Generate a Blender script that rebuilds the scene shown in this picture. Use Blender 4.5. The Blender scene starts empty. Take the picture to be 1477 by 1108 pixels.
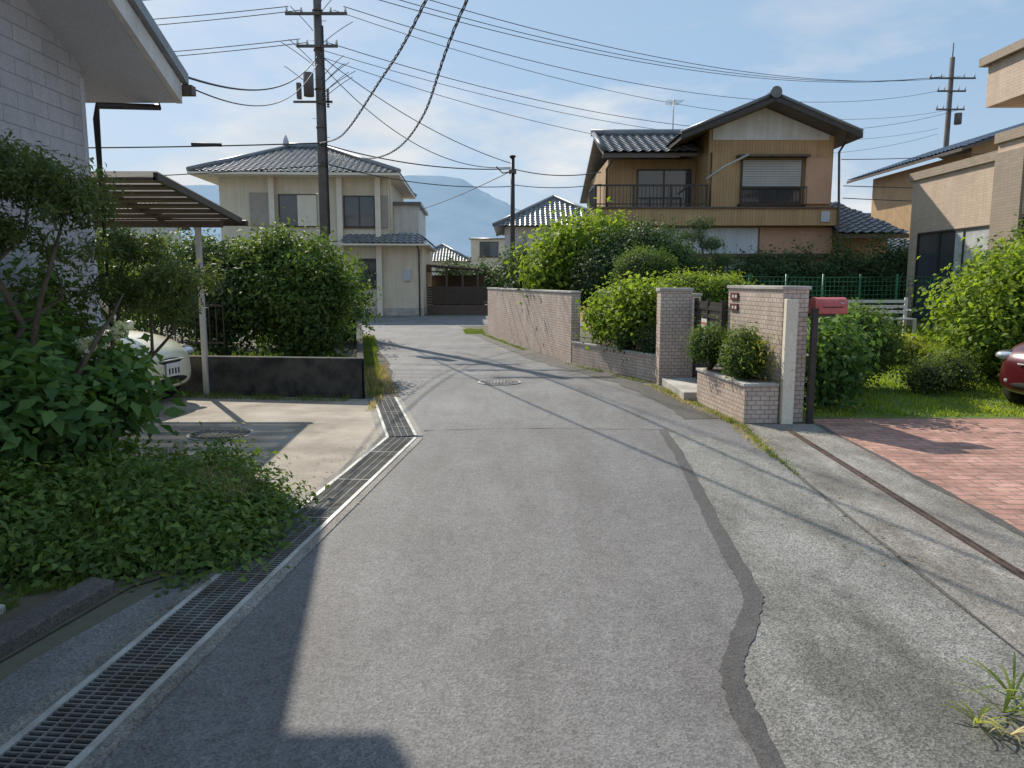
import bpy, math, random
import numpy as np
import bmesh
from mathutils import Vector, Matrix

RD = random.Random(7)
scene = bpy.context.scene
V = Vector

# ------------------------------------------------------------------ materials
def newmat(name):
    m = bpy.data.materials.new(name); m.use_nodes = True
    nt = m.node_tree; b = nt.nodes['Principled BSDF']
    return m, nt, b
def mixc(nt, fac, a, b, blend='MIX'):
    n = nt.nodes.new('ShaderNodeMix'); n.data_type = 'RGBA'; n.blend_type = blend
    for i, x in ((0, fac), (6, a), (7, b)):
        if hasattr(x, 'links'): nt.links.new(x, n.inputs[i])
        elif i == 0: n.inputs[0].default_value = x
        else: n.inputs[i].default_value = (*x[:3], 1)
    return n.outputs[2]
def noise_n(nt, vec, scale, detail=5, rough=.6):
    n = nt.nodes.new('ShaderNodeTexNoise'); n.inputs['Scale'].default_value = scale
    n.inputs['Detail'].default_value = detail; n.inputs['Roughness'].default_value = rough
    nt.links.new(vec, n.inputs['Vector']); return n.outputs['Fac']
def ramp(nt, fac, p0, p1, c0=(0,0,0), c1=(1,1,1)):
    r = nt.nodes.new('ShaderNodeValToRGB'); nt.links.new(fac, r.inputs[0])
    r.color_ramp.elements[0].position = p0; r.color_ramp.elements[1].position = p1
    r.color_ramp.elements[0].color = (*c0, 1); r.color_ramp.elements[1].color = (*c1, 1)
    return r.outputs[0]
def coord(nt, kind='Object', scale=None):
    t = nt.nodes.new('ShaderNodeTexCoord'); o = t.outputs[kind]
    if scale:
        mp = nt.nodes.new('ShaderNodeMapping'); mp.inputs['Scale'].default_value = scale
        nt.links.new(o, mp.inputs[0]); o = mp.outputs[0]
    return o
def bump(nt, b, h, strength=.3, dist=.01):
    n = nt.nodes.new('ShaderNodeBump'); n.inputs['Strength'].default_value = strength
    n.inputs['Distance'].default_value = dist
    nt.links.new(h, n.inputs['Height']); nt.links.new(n.outputs[0], b.inputs['Normal'])
def pmat(name, c1, c2=None, scale=2, rough=.8, fine=60, bs=.2, metal=0, streak=0, lo=.35, hi=.65, spec=.4):
    m, nt, b = newmat(name)
    c2 = c2 or tuple(x*.75 for x in c1)
    co = coord(nt)
    c = mixc(nt, ramp(nt, noise_n(nt, co, scale), lo, hi), c1, c2)
    f = noise_n(nt, co, fine, 3)
    c = mixc(nt, 1, c, ramp(nt, f, .2, .8, (.82,)*3, (1.12,)*3), 'MULTIPLY')
    if streak:
        s = noise_n(nt, coord(nt, 'Object', (5, 5, .35)), 1.5, 5)
        c = mixc(nt, streak, c, ramp(nt, s, .35, .7, (.45, .42, .38), (1, 1, 1)), 'MULTIPLY')
    nt.links.new(c, b.inputs['Base Color'])
    b.inputs['Roughness'].default_value = rough; b.inputs['Metallic'].default_value = metal
    b.inputs['Specular IOR Level'].default_value = spec
    if bs: bump(nt, b, f, bs)
    return m
def brickmat(name, c1, c2, mortar, w, h, ms=.004, rough=.7, offset=.5, dirt=.5, bs=.5, dist=.004):
    m, nt, b = newmat(name)
    uv = coord(nt, 'UV')
    t = nt.nodes.new('ShaderNodeTexBrick'); nt.links.new(uv, t.inputs['Vector'])
    t.offset = offset
    for k, val in (('Scale', 1), ('Brick Width', w), ('Row Height', h), ('Mortar Size', ms), ('Mortar Smooth', .1), ('Bias', 0)):
        t.inputs[k].default_value = val
    t.inputs['Color1'].default_value = (*c1, 1); t.inputs['Color2'].default_value = (*c2, 1); t.inputs['Mortar'].default_value = (*mortar, 1)
    co = coord(nt)
    c = mixc(nt, dirt, t.outputs[0], ramp(nt, noise_n(nt, co, 1.7), .3, .7, (.6, .57, .53), (1.1, 1.1, 1.1)), 'MULTIPLY')
    c = mixc(nt, dirt*.7, c, ramp(nt, noise_n(nt, coord(nt, 'Object', (6, 6, .5)), 1.3), .35, .65, (.62, .6, .57), (1.05, 1.05, 1.05)), 'MULTIPLY')
    c = mixc(nt, .6, c, ramp(nt, noise_n(nt, co, 45), .3, .7, (.75,)*3, (1.15,)*3), 'MULTIPLY')
    nt.links.new(c, b.inputs['Base Color']); b.inputs['Roughness'].default_value = rough
    inv = nt.nodes.new('ShaderNodeMath'); inv.operation = 'SUBTRACT'; inv.inputs[0].default_value = 1
    nt.links.new(t.outputs['Fac'], inv.inputs[1]); bump(nt, b, inv.outputs[0], bs, dist)
    return m
def asphaltmat(name, c, speck=.3, blot=.35, patch=(.6, 1.15), bs=.3, moss=None):
    m, nt, b = newmat(name); co = coord(nt)
    big = ramp(nt, noise_n(nt, co, .7, 8, .65), .3, .7, (patch[0],)*3, (patch[1],)*3)
    cc = mixc(nt, blot*2, c, big, 'MULTIPLY')
    if moss:
        cc = mixc(nt, ramp(nt, noise_n(nt, coord(nt, 'Object', (1.4, .55, 1)), 1.0, 9, .68), .45, .6, (0,)*3, (.85,)*3), cc, moss)
    st = ramp(nt, noise_n(nt, coord(nt, 'Object', (2.2, .5, 1)), 1.1, 7, .6), .42, .62, (1, 1, 1), (.82, .8, .79))
    cc = mixc(nt, 1, cc, st, 'MULTIPLY')
    mid = ramp(nt, noise_n(nt, co, 11, 6, .75), .3, .7, (.78,)*3, (1.15,)*3)
    cc = mixc(nt, .9, cc, mid, 'MULTIPLY')
    vo = nt.nodes.new('ShaderNodeTexVoronoi'); vo.inputs['Scale'].default_value = 110; nt.links.new(co, vo.inputs['Vector'])
    sp = ramp(nt, vo.outputs['Color'], .1, .9, (1-speck,)*3, (1+speck,)*3)
    cc = mixc(nt, 1, cc, sp, 'MULTIPLY')
    vo2 = nt.nodes.new('ShaderNodeTexVoronoi'); vo2.inputs['Scale'].default_value = 30; nt.links.new(co, vo2.inputs['Vector'])
    pit = ramp(nt, vo2.outputs['Distance'], .1, .22, (.75,)*3, (0,)*3)
    gate = ramp(nt, noise_n(nt, co, 1.6, 4), .42, .6)
    cc = mixc(nt, mixc(nt, 1, pit, gate, 'MULTIPLY'), cc, tuple(x*.25 for x in c))
    nt.links.new(cc, b.inputs['Base Color']); b.inputs['Roughness'].default_value = .72
    b.inputs['Specular IOR Level'].default_value = .42
    bump(nt, b, vo.outputs['Distance'], bs, .006)
    return m
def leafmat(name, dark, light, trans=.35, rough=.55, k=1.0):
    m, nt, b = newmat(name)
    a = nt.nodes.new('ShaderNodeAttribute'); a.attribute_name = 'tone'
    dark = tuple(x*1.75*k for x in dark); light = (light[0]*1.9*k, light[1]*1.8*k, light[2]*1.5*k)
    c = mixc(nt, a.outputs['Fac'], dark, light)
    nt.links.new(c, b.inputs['Base Color']); b.inputs['Roughness'].default_value = rough
    b.inputs['Specular IOR Level'].default_value = .22
    tr = nt.nodes.new('ShaderNodeBsdfTranslucent')
    nt.links.new(mixc(nt, 1, c, (1.55, 1.5, .65), 'MULTIPLY'), tr.inputs[0])
    mx = nt.nodes.new('ShaderNodeMixShader'); mx.inputs[0].default_value = trans
    nt.links.new(b.outputs[0], mx.inputs[1]); nt.links.new(tr.outputs[0], mx.inputs[2])
    nt.links.new(mx.outputs[0], nt.nodes['Material Output'].inputs[0])
    return m

M = {}
M['asphalt'] = asphaltmat('asphalt', (.212, .206, .203), .38)
M['asphalt_new'] = asphaltmat('asphalt_repair', (.198, .19, .188), .36, .28, (.62, 1.12))
M['asphalt_old'] = asphaltmat('asphalt_worn', (.262, .256, .236), .5, .35, (.6, 1.15), .45, moss=(.11, .108, .094))
M['asphalt_edge'] = asphaltmat('asphalt_mossy', (.125, .118, .106), .4, .4)
M['seam'] = asphaltmat('asphalt_seam', (.1, .095, .093), .3, .3)
M['concrete'] = pmat('driveway_concrete', (.46, .4, .33), (.25, .215, .175), 1.6, .85, 45, .3)
M['apron'] = asphaltmat('apron_concrete', (.35, .325, .288), .45, .45, (.5, 1.2), .35, moss=(.155, .142, .12))
M['concrete_l'] = pmat('light_concrete', (.6, .57, .52), (.4, .37, .33), 3, .85, 60, .2)
M['blackwall'] = pmat('stained_concrete', (.03, .03, .03), (.1, .095, .082), 4, .9, 30, .4)
M['soil'] = pmat('soil', (.14, .115, .085), (.1, .085, .06), 1.5, .95, 25, .5)
M['ground'] = pmat('earth', (.15, .14, .1), (.11, .11, .07), .4, .95, 12, .3)
M['lawn'] = pmat('lawn_soil', (.16, .22, .05), (.1, .15, .04), 2, .95, 30, .4)
M['pavers'] = brickmat('brick_pavers', (.66, .37, .3), (.48, .25, .2), (.27, .2, .16), .23, .115, .008, .85, .5, 1)
M['walltile'] = brickmat('beige_wall_tile', (.8, .64, .55), (.66, .52, .44), (.3, .25, .21), .1, .052, .0045, .55, .5, .45)
M['housetile'] = brickmat('beige_house_tile', (.72, .55, .41), (.65, .49, .37), (.48, .37, .28), .24, .06, .004, .7, .5, .3)
M['housetile_d'] = brickmat('brown_house_tile', (.44, .34, .26), (.38, .3, .225), (.28, .22, .17), .24, .06, .004, .7, .5, .3)
M['siding'] = brickmat('grey_siding', (.54, .54, .565), (.5, .5, .53), (.33, .33, .35), .45, .15, .006, .6, .5, .3, .6, .008)
M['brownwall'] = brickmat('brown_corrugated', (.6, .395, .2), (.55, .35, .17), (.4, .25, .12), .09, 9, .006, .6, 0, .4, .6, .01)
M['orangewall'] = pmat('orange_shutter', (.62, .38, .25), (.54, .31, .2), 2, .6, 50, .1)
M['white'] = pmat('white_plaster', (.82, .81, .78), (.68, .67, .64), 2, .7, 60, .1, streak=.3)
M['whitepanel'] = pmat('white_panel', (.75, .8, .85), (.66, .71, .76), 1.5, .5, 60, .05, streak=.25)
M['cream'] = pmat('cream_plaster', (.86, .76, .59), (.77, .68, .52), 1.2, .8, 40, .15, streak=.3)
M['creamtrim'] = pmat('cream_trim', (.87, .79, .65), (.78, .7, .57), 2, .7, 40, .1)
M['roofgrey'] = pmat('grey_kawara', (.25, .262, .275), (.15, .16, .17), 5, .35, 40, .1, spec=.7)
M['roofblack'] = pmat('black_kawara', (.11, .11, .115), (.15, .15, .155), 5, .35, 40, .1, spec=.7)
M['roofblue'] = pmat('blue_kawara', (.12, .17, .24), (.08, .115, .17), 5, .4, 40, .1, spec=.5)
M['soffit'] = pmat('soffit', (.6, .62, .66), (.53, .55, .59), 1, .7, 40, .05)
M['darkmetal'] = pmat('dark_metal', (.045, .042, .04), (.07, .06, .052), 8, .45, 90, .1, metal=.3)
M['brownmetal'] = pmat('brown_metal', (.15, .11, .09), (.11, .085, .065), 8, .5, 90, .1, metal=.2)
M['steel'] = pmat('galvanised_steel', (.56, .56, .54), (.36, .35, .32), 6, .55, 90, .15, metal=.4)
M['alu'] = pmat('aluminium_post', (.6, .59, .57), (.5, .49, .46), 6, .5, 90, .05, metal=.2)
M['greybar'] = pmat('grating_bar', (.27, .27, .26), (.15, .14, .12), 5, .5, 90, .15, metal=.3)
M['black'] = pmat('black_void', (.01, .01, .01), (.02, .018, .016), 5, .9, 40, .1)
M['rust'] = pmat('rusty_rail', (.16, .11, .09), (.08, .06, .05), 12, .55, 70, .3, metal=.4)
M['cast'] = pmat('cast_iron', (.27, .25, .23), (.15, .14, .13), 12, .5, 60, .4, metal=.3)
M['poleconc'] = pmat('pole_concrete', (.17, .15, .14), (.12, .105, .1), 3, .85, 40, .2)
M['wire'] = pmat('cable', (.05, .05, .056), None, 3, .6, 40, 0)
M['bark'] = pmat('bark', (.17, .135, .1), (.09, .07, .05), 9, .9, 40, .6)
M['glass'] = pmat('window_glass', (.05, .06, .065), (.08, .09, .1), .6, .06, 5, 0, spec=.8)
M['curtain'] = pmat('curtain', (.6, .6, .58), (.42, .42, .42), 4, .9, 40, .1)
M['frame'] = pmat('bronze_frame', (.09, .07, .055), (.065, .052, .045), 6, .4, 60, 0, metal=.3)
M['shutter'] = brickmat('louvre_shutter', (.55, .55, .52), (.5, .5, .48), (.2, .2, .2), 9, .07, .008, .5, 0, .3)
M['shuttercase'] = pmat('taupe_shutter_case', (.42, .37, .31), (.36, .31, .26), 3, .6, 50, .1)
M['redbox'] = pmat('red_mailbox', (.64, .17, .16), (.54, .12, .11), 8, .45, 70, 0)
M['plate'] = pmat('nameplate', (.16, .04, .035), (.2, .06, .045), 20, .4, 60, 0)
M['paintwhite'] = pmat('worn_road_paint', (.6, .6, .58), (.3, .3, .29), 9, .8, 60, .1)
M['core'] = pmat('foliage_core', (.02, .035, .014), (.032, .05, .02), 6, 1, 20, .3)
M['leafgreen'] = pmat('green_plastic', (.04, .2, .11), None, 4, .4)
M['dryleaf'] = leafmat('dry_grass', (.2, .16, .08), (.36, .32, .2), .3)
M['grassblade'] = leafmat('grass_blades', (.05, .085, .018), (.13, .17, .04), .4)
M['lawnblade'] = leafmat('lawn_blades', (.075, .12, .02), (.19, .25, .05), .5)
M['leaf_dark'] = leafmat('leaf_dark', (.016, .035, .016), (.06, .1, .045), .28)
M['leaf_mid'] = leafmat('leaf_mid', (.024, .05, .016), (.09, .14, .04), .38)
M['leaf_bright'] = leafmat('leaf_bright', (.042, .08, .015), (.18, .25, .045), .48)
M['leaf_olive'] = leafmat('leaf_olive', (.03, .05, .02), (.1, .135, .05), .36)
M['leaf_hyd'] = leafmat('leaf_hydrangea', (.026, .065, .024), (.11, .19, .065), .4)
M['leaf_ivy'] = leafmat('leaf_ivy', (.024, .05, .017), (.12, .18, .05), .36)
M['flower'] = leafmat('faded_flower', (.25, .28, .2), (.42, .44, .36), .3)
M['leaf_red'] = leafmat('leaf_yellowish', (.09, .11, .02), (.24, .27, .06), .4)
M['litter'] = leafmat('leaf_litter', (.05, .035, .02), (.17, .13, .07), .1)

# ------------------------------------------------------------------ geometry helpers
def empty(name, loc=(0, 0, 0), rz=0):
    e = bpy.data.objects.new(name, None); e.location = loc; e.rotation_euler = (0, 0, rz)
    e.empty_display_size = .3
    scene.collection.objects.link(e); return e
def auto_uv(me):
    uv = me.uv_layers.new(name='UVMap')
    Z = V((0, 0, 1))
    for p in me.polygons:
        n = p.normal
        if abs(n.z) > .99: t = V((1, 0, 0)); b = V((0, 1, 0))
        else:
            t = Z.cross(n).normalized(); b = n.cross(t)
        for li in p.loop_indices:
            co = me.vertices[me.loops[li].vertex_index].co
            uv.data[li].uv = (co.dot(t), co.dot(b))
def obj(name, verts, faces, mat, parent=None, recalc=True, smooth=False, bevel=0):
    me = bpy.data.meshes.new(name); me.from_pydata([tuple(v) for v in verts], [], faces)
    if recalc:
        bm = bmesh.new(); bm.from_mesh(me); bmesh.ops.recalc_face_normals(bm, faces=bm.faces); bm.to_mesh(me); bm.free()
    me.update(); auto_uv(me)
    me.materials.append(mat)
    if smooth: me.polygons.foreach_set('use_smooth', [True]*len(me.polygons))
    o = bpy.data.objects.new(name, me); scene.collection.objects.link(o)
    if parent: o.parent = parent
    if bevel:
        md = o.modifiers.new('bevel', 'BEVEL'); md.width = bevel; md.segments = 2; md.limit_method = 'ANGLE'
    return o
BF = [(0,3,2,1),(4,5,6,7),(0,1,5,4),(1,2,6,5),(2,3,7,6),(3,0,4,7)]
def box(name, x0, x1, y0, y1, z0, z1, mat, parent=None, bevel=0):
    vs = [(x0,y0,z0),(x1,y0,z0),(x1,y1,z0),(x0,y1,z0),(x0,y0,z1),(x1,y0,z1),(x1,y1,z1),(x0,y1,z1)]
    return obj(name, vs, BF, mat, parent, bevel=bevel)
def boxes(name, lst, mat, parent=None, bevel=0):
    vs = []; fs = []
    for (x0,x1,y0,y1,z0,z1) in lst:
        k = len(vs)
        vs += [(x0,y0,z0),(x1,y0,z0),(x1,y1,z0),(x0,y1,z0),(x0,y0,z1),(x1,y0,z1),(x1,y1,z1),(x0,y1,z1)]
        fs += [tuple(i+k for i in f) for f in BF]
    return obj(name, vs, fs, mat, parent, bevel=bevel)
def oboxes(name, O, a, n, lst, mat, parent=None, bevel=0):
    O = V(O); a = V(a).normalized(); n = V(n).normalized(); Z = V((0,0,1))
    vs = []; fs = []
    for (x0,x1,d0,d1,z0,z1) in lst:
        k = len(vs)
        for z in (z0, z1):
            for (x, d) in ((x0,d0),(x1,d0),(x1,d1),(x0,d1)):
                vs.append(O + a*x + n*d + Z*z)
        fs += [tuple(i+k for i in f) for f in BF]
    return obj(name, vs, fs, mat, parent, bevel=bevel)
def flat(name, pts, z, mat, parent=None):
    o = obj(name, [(x, y, z) for x, y in pts], [tuple(range(len(pts)))], mat, parent, recalc=False)
    me = o.data
    if me.polygons[0].normal.z < 0: me.flip_normals()
    return o
def tube(name, pts, rad, mat, parent=None, n=8, cap=True):
    pts = [V(p) for p in pts]
    if not hasattr(rad, '__len__'): rad = [rad]*len(pts)
    vs = []; fs = []
    for i, p in enumerate(pts):
        d = (pts[min(i+1, len(pts)-1)] - pts[max(i-1, 0)]).normalized()
        q = d.to_track_quat('Z', 'Y')
        for j in range(n):
            an = 2*math.pi*j/n
            vs.append(p + q @ V((math.cos(an)*rad[i], math.sin(an)*rad[i], 0)))
    for i in range(len(pts)-1):
        for j in range(n):
            fs.append((i*n+j, i*n+(j+1)%n, (i+1)*n+(j+1)%n, (i+1)*n+j))
    if cap:
        fs.append(tuple(range(n))); fs.append(tuple(range((len(pts)-1)*n, len(pts)*n)))
    o = obj(name, vs, fs, mat, parent)
    for p in o.data.polygons:
        if len(p.vertices) == 4: p.use_smooth = True
    return o
def ellip(name, c, r, mat, parent=None, lump=0, sub=3, rot=None):
    bm = bmesh.new(); bmesh.ops.create_icosphere(bm, subdivisions=sub, radius=1)
    vs = []
    for v in bm.verts:
        d = v.co.copy()
        k = 1 + lump*(math.sin(d.x*5+c[0])*math.sin(d.y*4+c[1]) + .5*math.sin(d.z*7+d.x*4))
        q = V((d.x*r[0]*k, d.y*r[1]*k, d.z*r[2]*k))
        if rot: q = rot @ q
        vs.append(q + V(c))
    fs = [tuple(x.index for x in f.verts) for f in bm.faces]; bm.free()
    return obj(name, vs, fs, mat, parent, smooth=True)

def quadmesh(name, P, tone, mat, parent=None):
    N = P.shape[0]; me = bpy.data.meshes.new(name)
    me.vertices.add(N*4); me.vertices.foreach_set('co', P.reshape(-1).astype(np.float32))
    me.loops.add(N*4); me.loops.foreach_set('vertex_index', np.arange(N*4, dtype=np.int32))
    me.polygons.add(N); me.polygons.foreach_set('loop_start', np.arange(0, N*4, 4, dtype=np.int32))
    me.update(calc_edges=True)
    at = me.attributes.new('tone', 'FLOAT', 'FACE'); at.data.foreach_set('value', tone.astype(np.float32))
    me.materials.append(mat)
    o = bpy.data.objects.new(name, me); scene.collection.objects.link(o)
    if parent: o.parent = parent
    return o
SEED = [0]
def leaves(name, blobs, n, size, mat, parent=None, per=22, spread=None, shell=.45, lump=.25, up=.4, aspect=.55, zmin=.01, core=0):
    SEED[0] += 1; g = np.random.default_rng(SEED[0]*101)
    spread = spread or size*1.5
    B = np.array(blobs, float)
    w = (B[:,3]*B[:,4]+B[:,3]*B[:,5]+B[:,4]*B[:,5]); w /= w.sum()
    nc = max(1, n//per); bi = g.choice(len(B), nc, p=w)
    d = g.normal(size=(nc, 3)); d /= np.linalg.norm(d, axis=1)[:, None]
    r = shell + (1-shell)*g.random(nc)**.5
    ph = g.random(3)*6
    lv = 1 + lump*(np.sin(d[:,0]*5+ph[0]+bi)*np.sin(d[:,1]*4+ph[1]) + .6*np.sin(d[:,2]*7+ph[2]+d[:,0]*6)) + g.normal(size=nc)*lump*.3
    c = B[bi,:3] + d*B[bi,3:6]*(r*lv)[:, None]
    li = np.repeat(np.arange(nc), per); N = len(li)
    p = c[li] + g.normal(size=(N, 3))*spread
    nr = d[li]*.7 + g.normal(size=(N, 3))*.55 + np.array([0, 0, up]); nr /= np.linalg.norm(nr, axis=1)[:, None]
    t = g.normal(size=(N, 3)) + np.array([0,0,-.2]); t -= nr*(t*nr).sum(1)[:, None]; t /= np.linalg.norm(t, axis=1)[:, None]
    b = np.cross(nr, t)
    s = (size*(.6+.8*g.random(N)))[:, None]
    P = np.stack([p, p+t*s*.45+b*s*aspect*.5+nr*s*.1, p+t*s-nr*s*.12, p+t*s*.45-b*s*aspect*.5+nr*s*.1], 1)
    P[:,:,2] = np.maximum(P[:,:,2], zmin)
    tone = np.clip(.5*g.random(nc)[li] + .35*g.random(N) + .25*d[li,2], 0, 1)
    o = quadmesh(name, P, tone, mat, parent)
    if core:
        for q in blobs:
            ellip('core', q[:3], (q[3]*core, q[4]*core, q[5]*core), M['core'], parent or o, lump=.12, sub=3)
    return o
def grass(name, regions, n, h, mat, parent=None, lean=.5, width=.006, zf=None):
    SEED[0] += 1; g = np.random.default_rng(SEED[0]*77)
    R_ = np.array(regions, float)
    L = np.hypot(R_[:,2]-R_[:,0], R_[:,3]-R_[:,1])*R_[:,4]+1e-3; w = L/L.sum()
    bi = g.choice(len(R_), n, p=w); t = g.random(n)
    dx = R_[bi,2]-R_[bi,0]; dy = R_[bi,3]-R_[bi,1]; ln = np.hypot(dx, dy)
    off = (g.random(n)*2-1)*R_[bi,4]
    x = R_[bi,0]+dx*t - dy/ln*off; y = R_[bi,1]+dy*t + dx/ln*off
    z = zf(x, y) if zf is not None else np.zeros(n)
    hh = h*(.4+.9*g.random(n))*(.6+.5*np.sin(x*7+y*5)*np.sin(x*3.1-y*6.3)+.3)
    hh = np.maximum(hh, h*.25)
    an = g.random(n)*6.283; ln2 = lean*hh*g.random(n)
    base = np.stack([x, y, z], 1); ax = np.stack([np.cos(an+1.57), np.sin(an+1.57), 0*an], 1)*width
    tip = base + np.stack([np.cos(an)*ln2, np.sin(an)*ln2, hh], 1)
    midp = base + np.stack([np.cos(an)*ln2*.45, np.sin(an)*ln2*.45, hh*.55], 1)
    P = np.stack([base-ax, base+ax, midp+ax*.8, tip], 1)
    return quadmesh(name, P, np.clip(g.random(n)*.7+.15+.2*np.sin(x*2+y*3), 0, 1), mat, parent)
def litter(name, regions, n, size, mat, z=.014):
    SEED[0] += 1; g = np.random.default_rng(SEED[0]*31)
    R_ = np.array(regions, float); bi = g.integers(0, len(R_), n); t = g.random(n)
    dx = R_[bi,2]-R_[bi,0]; dy = R_[bi,3]-R_[bi,1]; ln = np.hypot(dx, dy)
    off = g.normal(size=n)*R_[bi,4]
    c = np.stack([R_[bi,0]+dx*t-dy/ln*off, R_[bi,1]+dy*t+dx/ln*off, np.full(n, z)], 1)
    an = g.random(n)*6.283; s = (size*(.4+g.random(n)))[:, None]
    u = np.stack([np.cos(an), np.sin(an), g.random(n)*.25], 1)*s; v = np.stack([-np.sin(an), np.cos(an), g.random(n)*.2], 1)*s*.5
    P = np.stack([c, c+u*.5+v*.5, c+u, c+u*.5-v*.5], 1)
    return quadmesh(name, P, g.random(n), mat)

def tile_roof(name, A, B, C, D, mat, parent, per=.28, row=.26, amp=.035):
    A, B, C, D = map(V, (A, B, C, D))
    e = (B-A).normalized(); n = e.cross(D-A).normalized()
    if n.z < 0: n = -n
    s = n.cross(e)
    if s.z < 0: s = -s
    L = (D-A).dot(s); W = (B-A).length; xl = (D-A).dot(e); xr = (C-B).dot(e)
    rows = max(2, int(round(L/row))); ns = 6
    xmin = min(0, xl); xmax = max(W, W+xr)
    xs = np.arange(xmin, xmax+per/ns, per/ns)
    vs = []; fs = []; nx = len(xs)
    for j in range(rows):
        for kk in (0, 1):
            v = (j+kk)/rows*L
            lo = xl*v/L; hi = W+xr*v/L
            if hi < lo: hi = lo = (hi+lo)/2
            for x in xs:
                xx = min(max(x, lo), hi)
                ph = (xx % per)/per
                h = amp*(math.sin(math.pi*min(ph/.55, 1)) if ph < .55 else -.35*math.sin(math.pi*(ph-.55)/.45))
                h += .04 if kk == 0 else .008
                vs.append(A + e*xx + s*v + n*h)
    for r in range(rows*2-1):
        for i in range(nx-1):
            a = r*nx+i; fs.append((a, a+1, a+nx+1, a+nx))
    return obj(name, vs, fs, mat, parent, recalc=False)
def slab(name, pts, th, mat, parent):
    pts = [V(p) for p in pts]; k = len(pts)
    vs = pts + [p - V((0,0,th)) for p in pts]
    fs = [tuple(range(k)), tuple(range(2*k-1, k-1, -1))] + [(i, (i+1)%k, (i+1)%k+k, i+k) for i in range(k)]
    return obj(name, vs, fs, mat, parent)
def window(parent, O, a, n, w, h, fm=None, sash=2, curtain=0, sill=True, name='window'):
    fm = fm or M['frame']; t = .05
    L = [(0,w,0,.06,0,t),(0,w,0,.06,h-t,h),(0,t,0,.06,t,h-t),(w-t,w,0,.06,t,h-t)]
    for i in range(1, sash):
        L.append((w*i/sash-.025, w*i/sash+.025, .005, .05, t, h-t))
    oboxes(name+'_frame', O, a, n, L, fm, parent)
    oboxes(name+'_glass', O, a, n, [(t,w-t,.012,.022,t,h-t)], M['glass'], parent)
    if curtain: oboxes(name+'_curtain', O, a, n, [(t,t+(w-2*t)*curtain,.024,.03,t,h-t)], M['curtain'], parent)
    if sill: oboxes(name+'_sill', O, a, n, [(-.05,w+.05,0,.1,-.05,-.003)], fm, parent)

# ------------------------------------------------------------------ ground & road
flat('ground', [(-6000,-300),(6000,-300),(6000,7000),(-6000,7000)], 0, M['ground'])
road = empty('road')
flat('road_surface', [(-2.3,-4),(-2.05,3),(-1.5,5),(-1.15,7.65),(-1.78,10.2),(-4.3,22),(-5.6,27),(-60,27),(-60,34.6),(60,34.6),(60,27),(-1.9,27),(-.72,22.6),(1.05,14.8),(2.15,11.5),(2.42,8.6),(2.5,8.1),(2.36,6.1),(2.2,3.05),(2.1,-4)], .004, M['asphalt'], road)
flat('repaired_surface', [(-1.35,-4),(-1.28,3),(-1.15,4.9),(-.93,7.5),(-.9,8.0),(.3,8.12),(1.6,8.02),(1.44,5.83),(1.28,4.5),(1.23,3.7),(.9,3.05),(.84,2.78),(.82,2.3),(.8,-4)], .008, M['asphalt_new'], road)
flat('worn_surface', [(1.44,5.83),(1.6,8.02),(1.75,8.05),(2.2,7.3),(2.34,6.0),(2.18,3.05),(2.08,-4),(.8,-4),(.82,2.3),(.84,2.78),(.9,3.05),(1.23,3.7),(1.28,4.5)], .0081, M['asphalt_old'], road)
def ribbon(name, pts, w, z, mat, parent, wob=0):
    P = [V((p[0], p[1], 0)) for p in pts]; Q = []
    for i in range(len(P)-1):
        p0 = P[max(i-1,0)]; p1 = P[i]; p2 = P[i+1]; p3 = P[min(i+2, len(P)-1)]
        for k in range(10):
            t = k/10
            Q.append(.5*((2*p1)+(p2-p0)*t+(2*p0-5*p1+4*p2-p3)*t*t+(3*p1-p0-3*p2+p3)*t**3))
    Q.append(P[-1]); vs = []; fs = []
    for i, q in enumerate(Q):
        d = (Q[min(i+1,len(Q)-1)]-Q[max(i-1,0)]).normalized(); n = V((-d.y, d.x, 0))
        ww = w*.5
        vs += [q+n*(ww+RD.uniform(-wob,wob))+V((0,0,z)), q-n*(ww+RD.uniform(-wob,wob))+V((0,0,z))]
        if i: k = i*2; fs.append((k-2,k-1,k+1,k))
    o = obj(name, vs, fs, mat, parent, recalc=False)
    if o.data.polygons[0].normal.z < 0: o.data.flip_normals()
    return o
ribbon('asphalt_seam', [(1.62,8.05),(1.55,7.0),(1.44,5.83),(1.31,4.6),(1.25,3.85),(1.2,3.6),(1.02,3.2),(.91,2.95),(.87,2.7),(.86,2.3),(.84,0),(.8,-4)], .095, .0125, M['seam'], road, .008)
ribbon('transverse_joint', [(-.95,8.0),(.3,8.12),(1.6,8.05)], .025, .0126, M['asphalt_edge'], road, .01)
ribbon('mossy_verge', [(-.95,22.8),(.7,15.4),(1.95,11.6),(2.25,8.7)], .5, .0083, M['asphalt_edge'], road, .06)
ribbon('white_line', [(-14,28.4),(-6.5,28.4)], .15, .009, M['paintwhite'], road, .005)
ribbon('white_line', [(-5.9,28.2),(-2.5,28.2)], .2, .0091, M['paintwhite'], road, .01)
ribbon('left_verge_dirt', [(-1.62,10.0),(-2.6,14.5),(-4.2,22)], .4, .0087, M['soil'], road, .06)
ribbon('apron_joint', [(2.1,0),(2.19,3.05),(2.36,6.1),(2.5,8.0)], .022, .0131, M['asphalt_edge'], road, .008)

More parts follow.
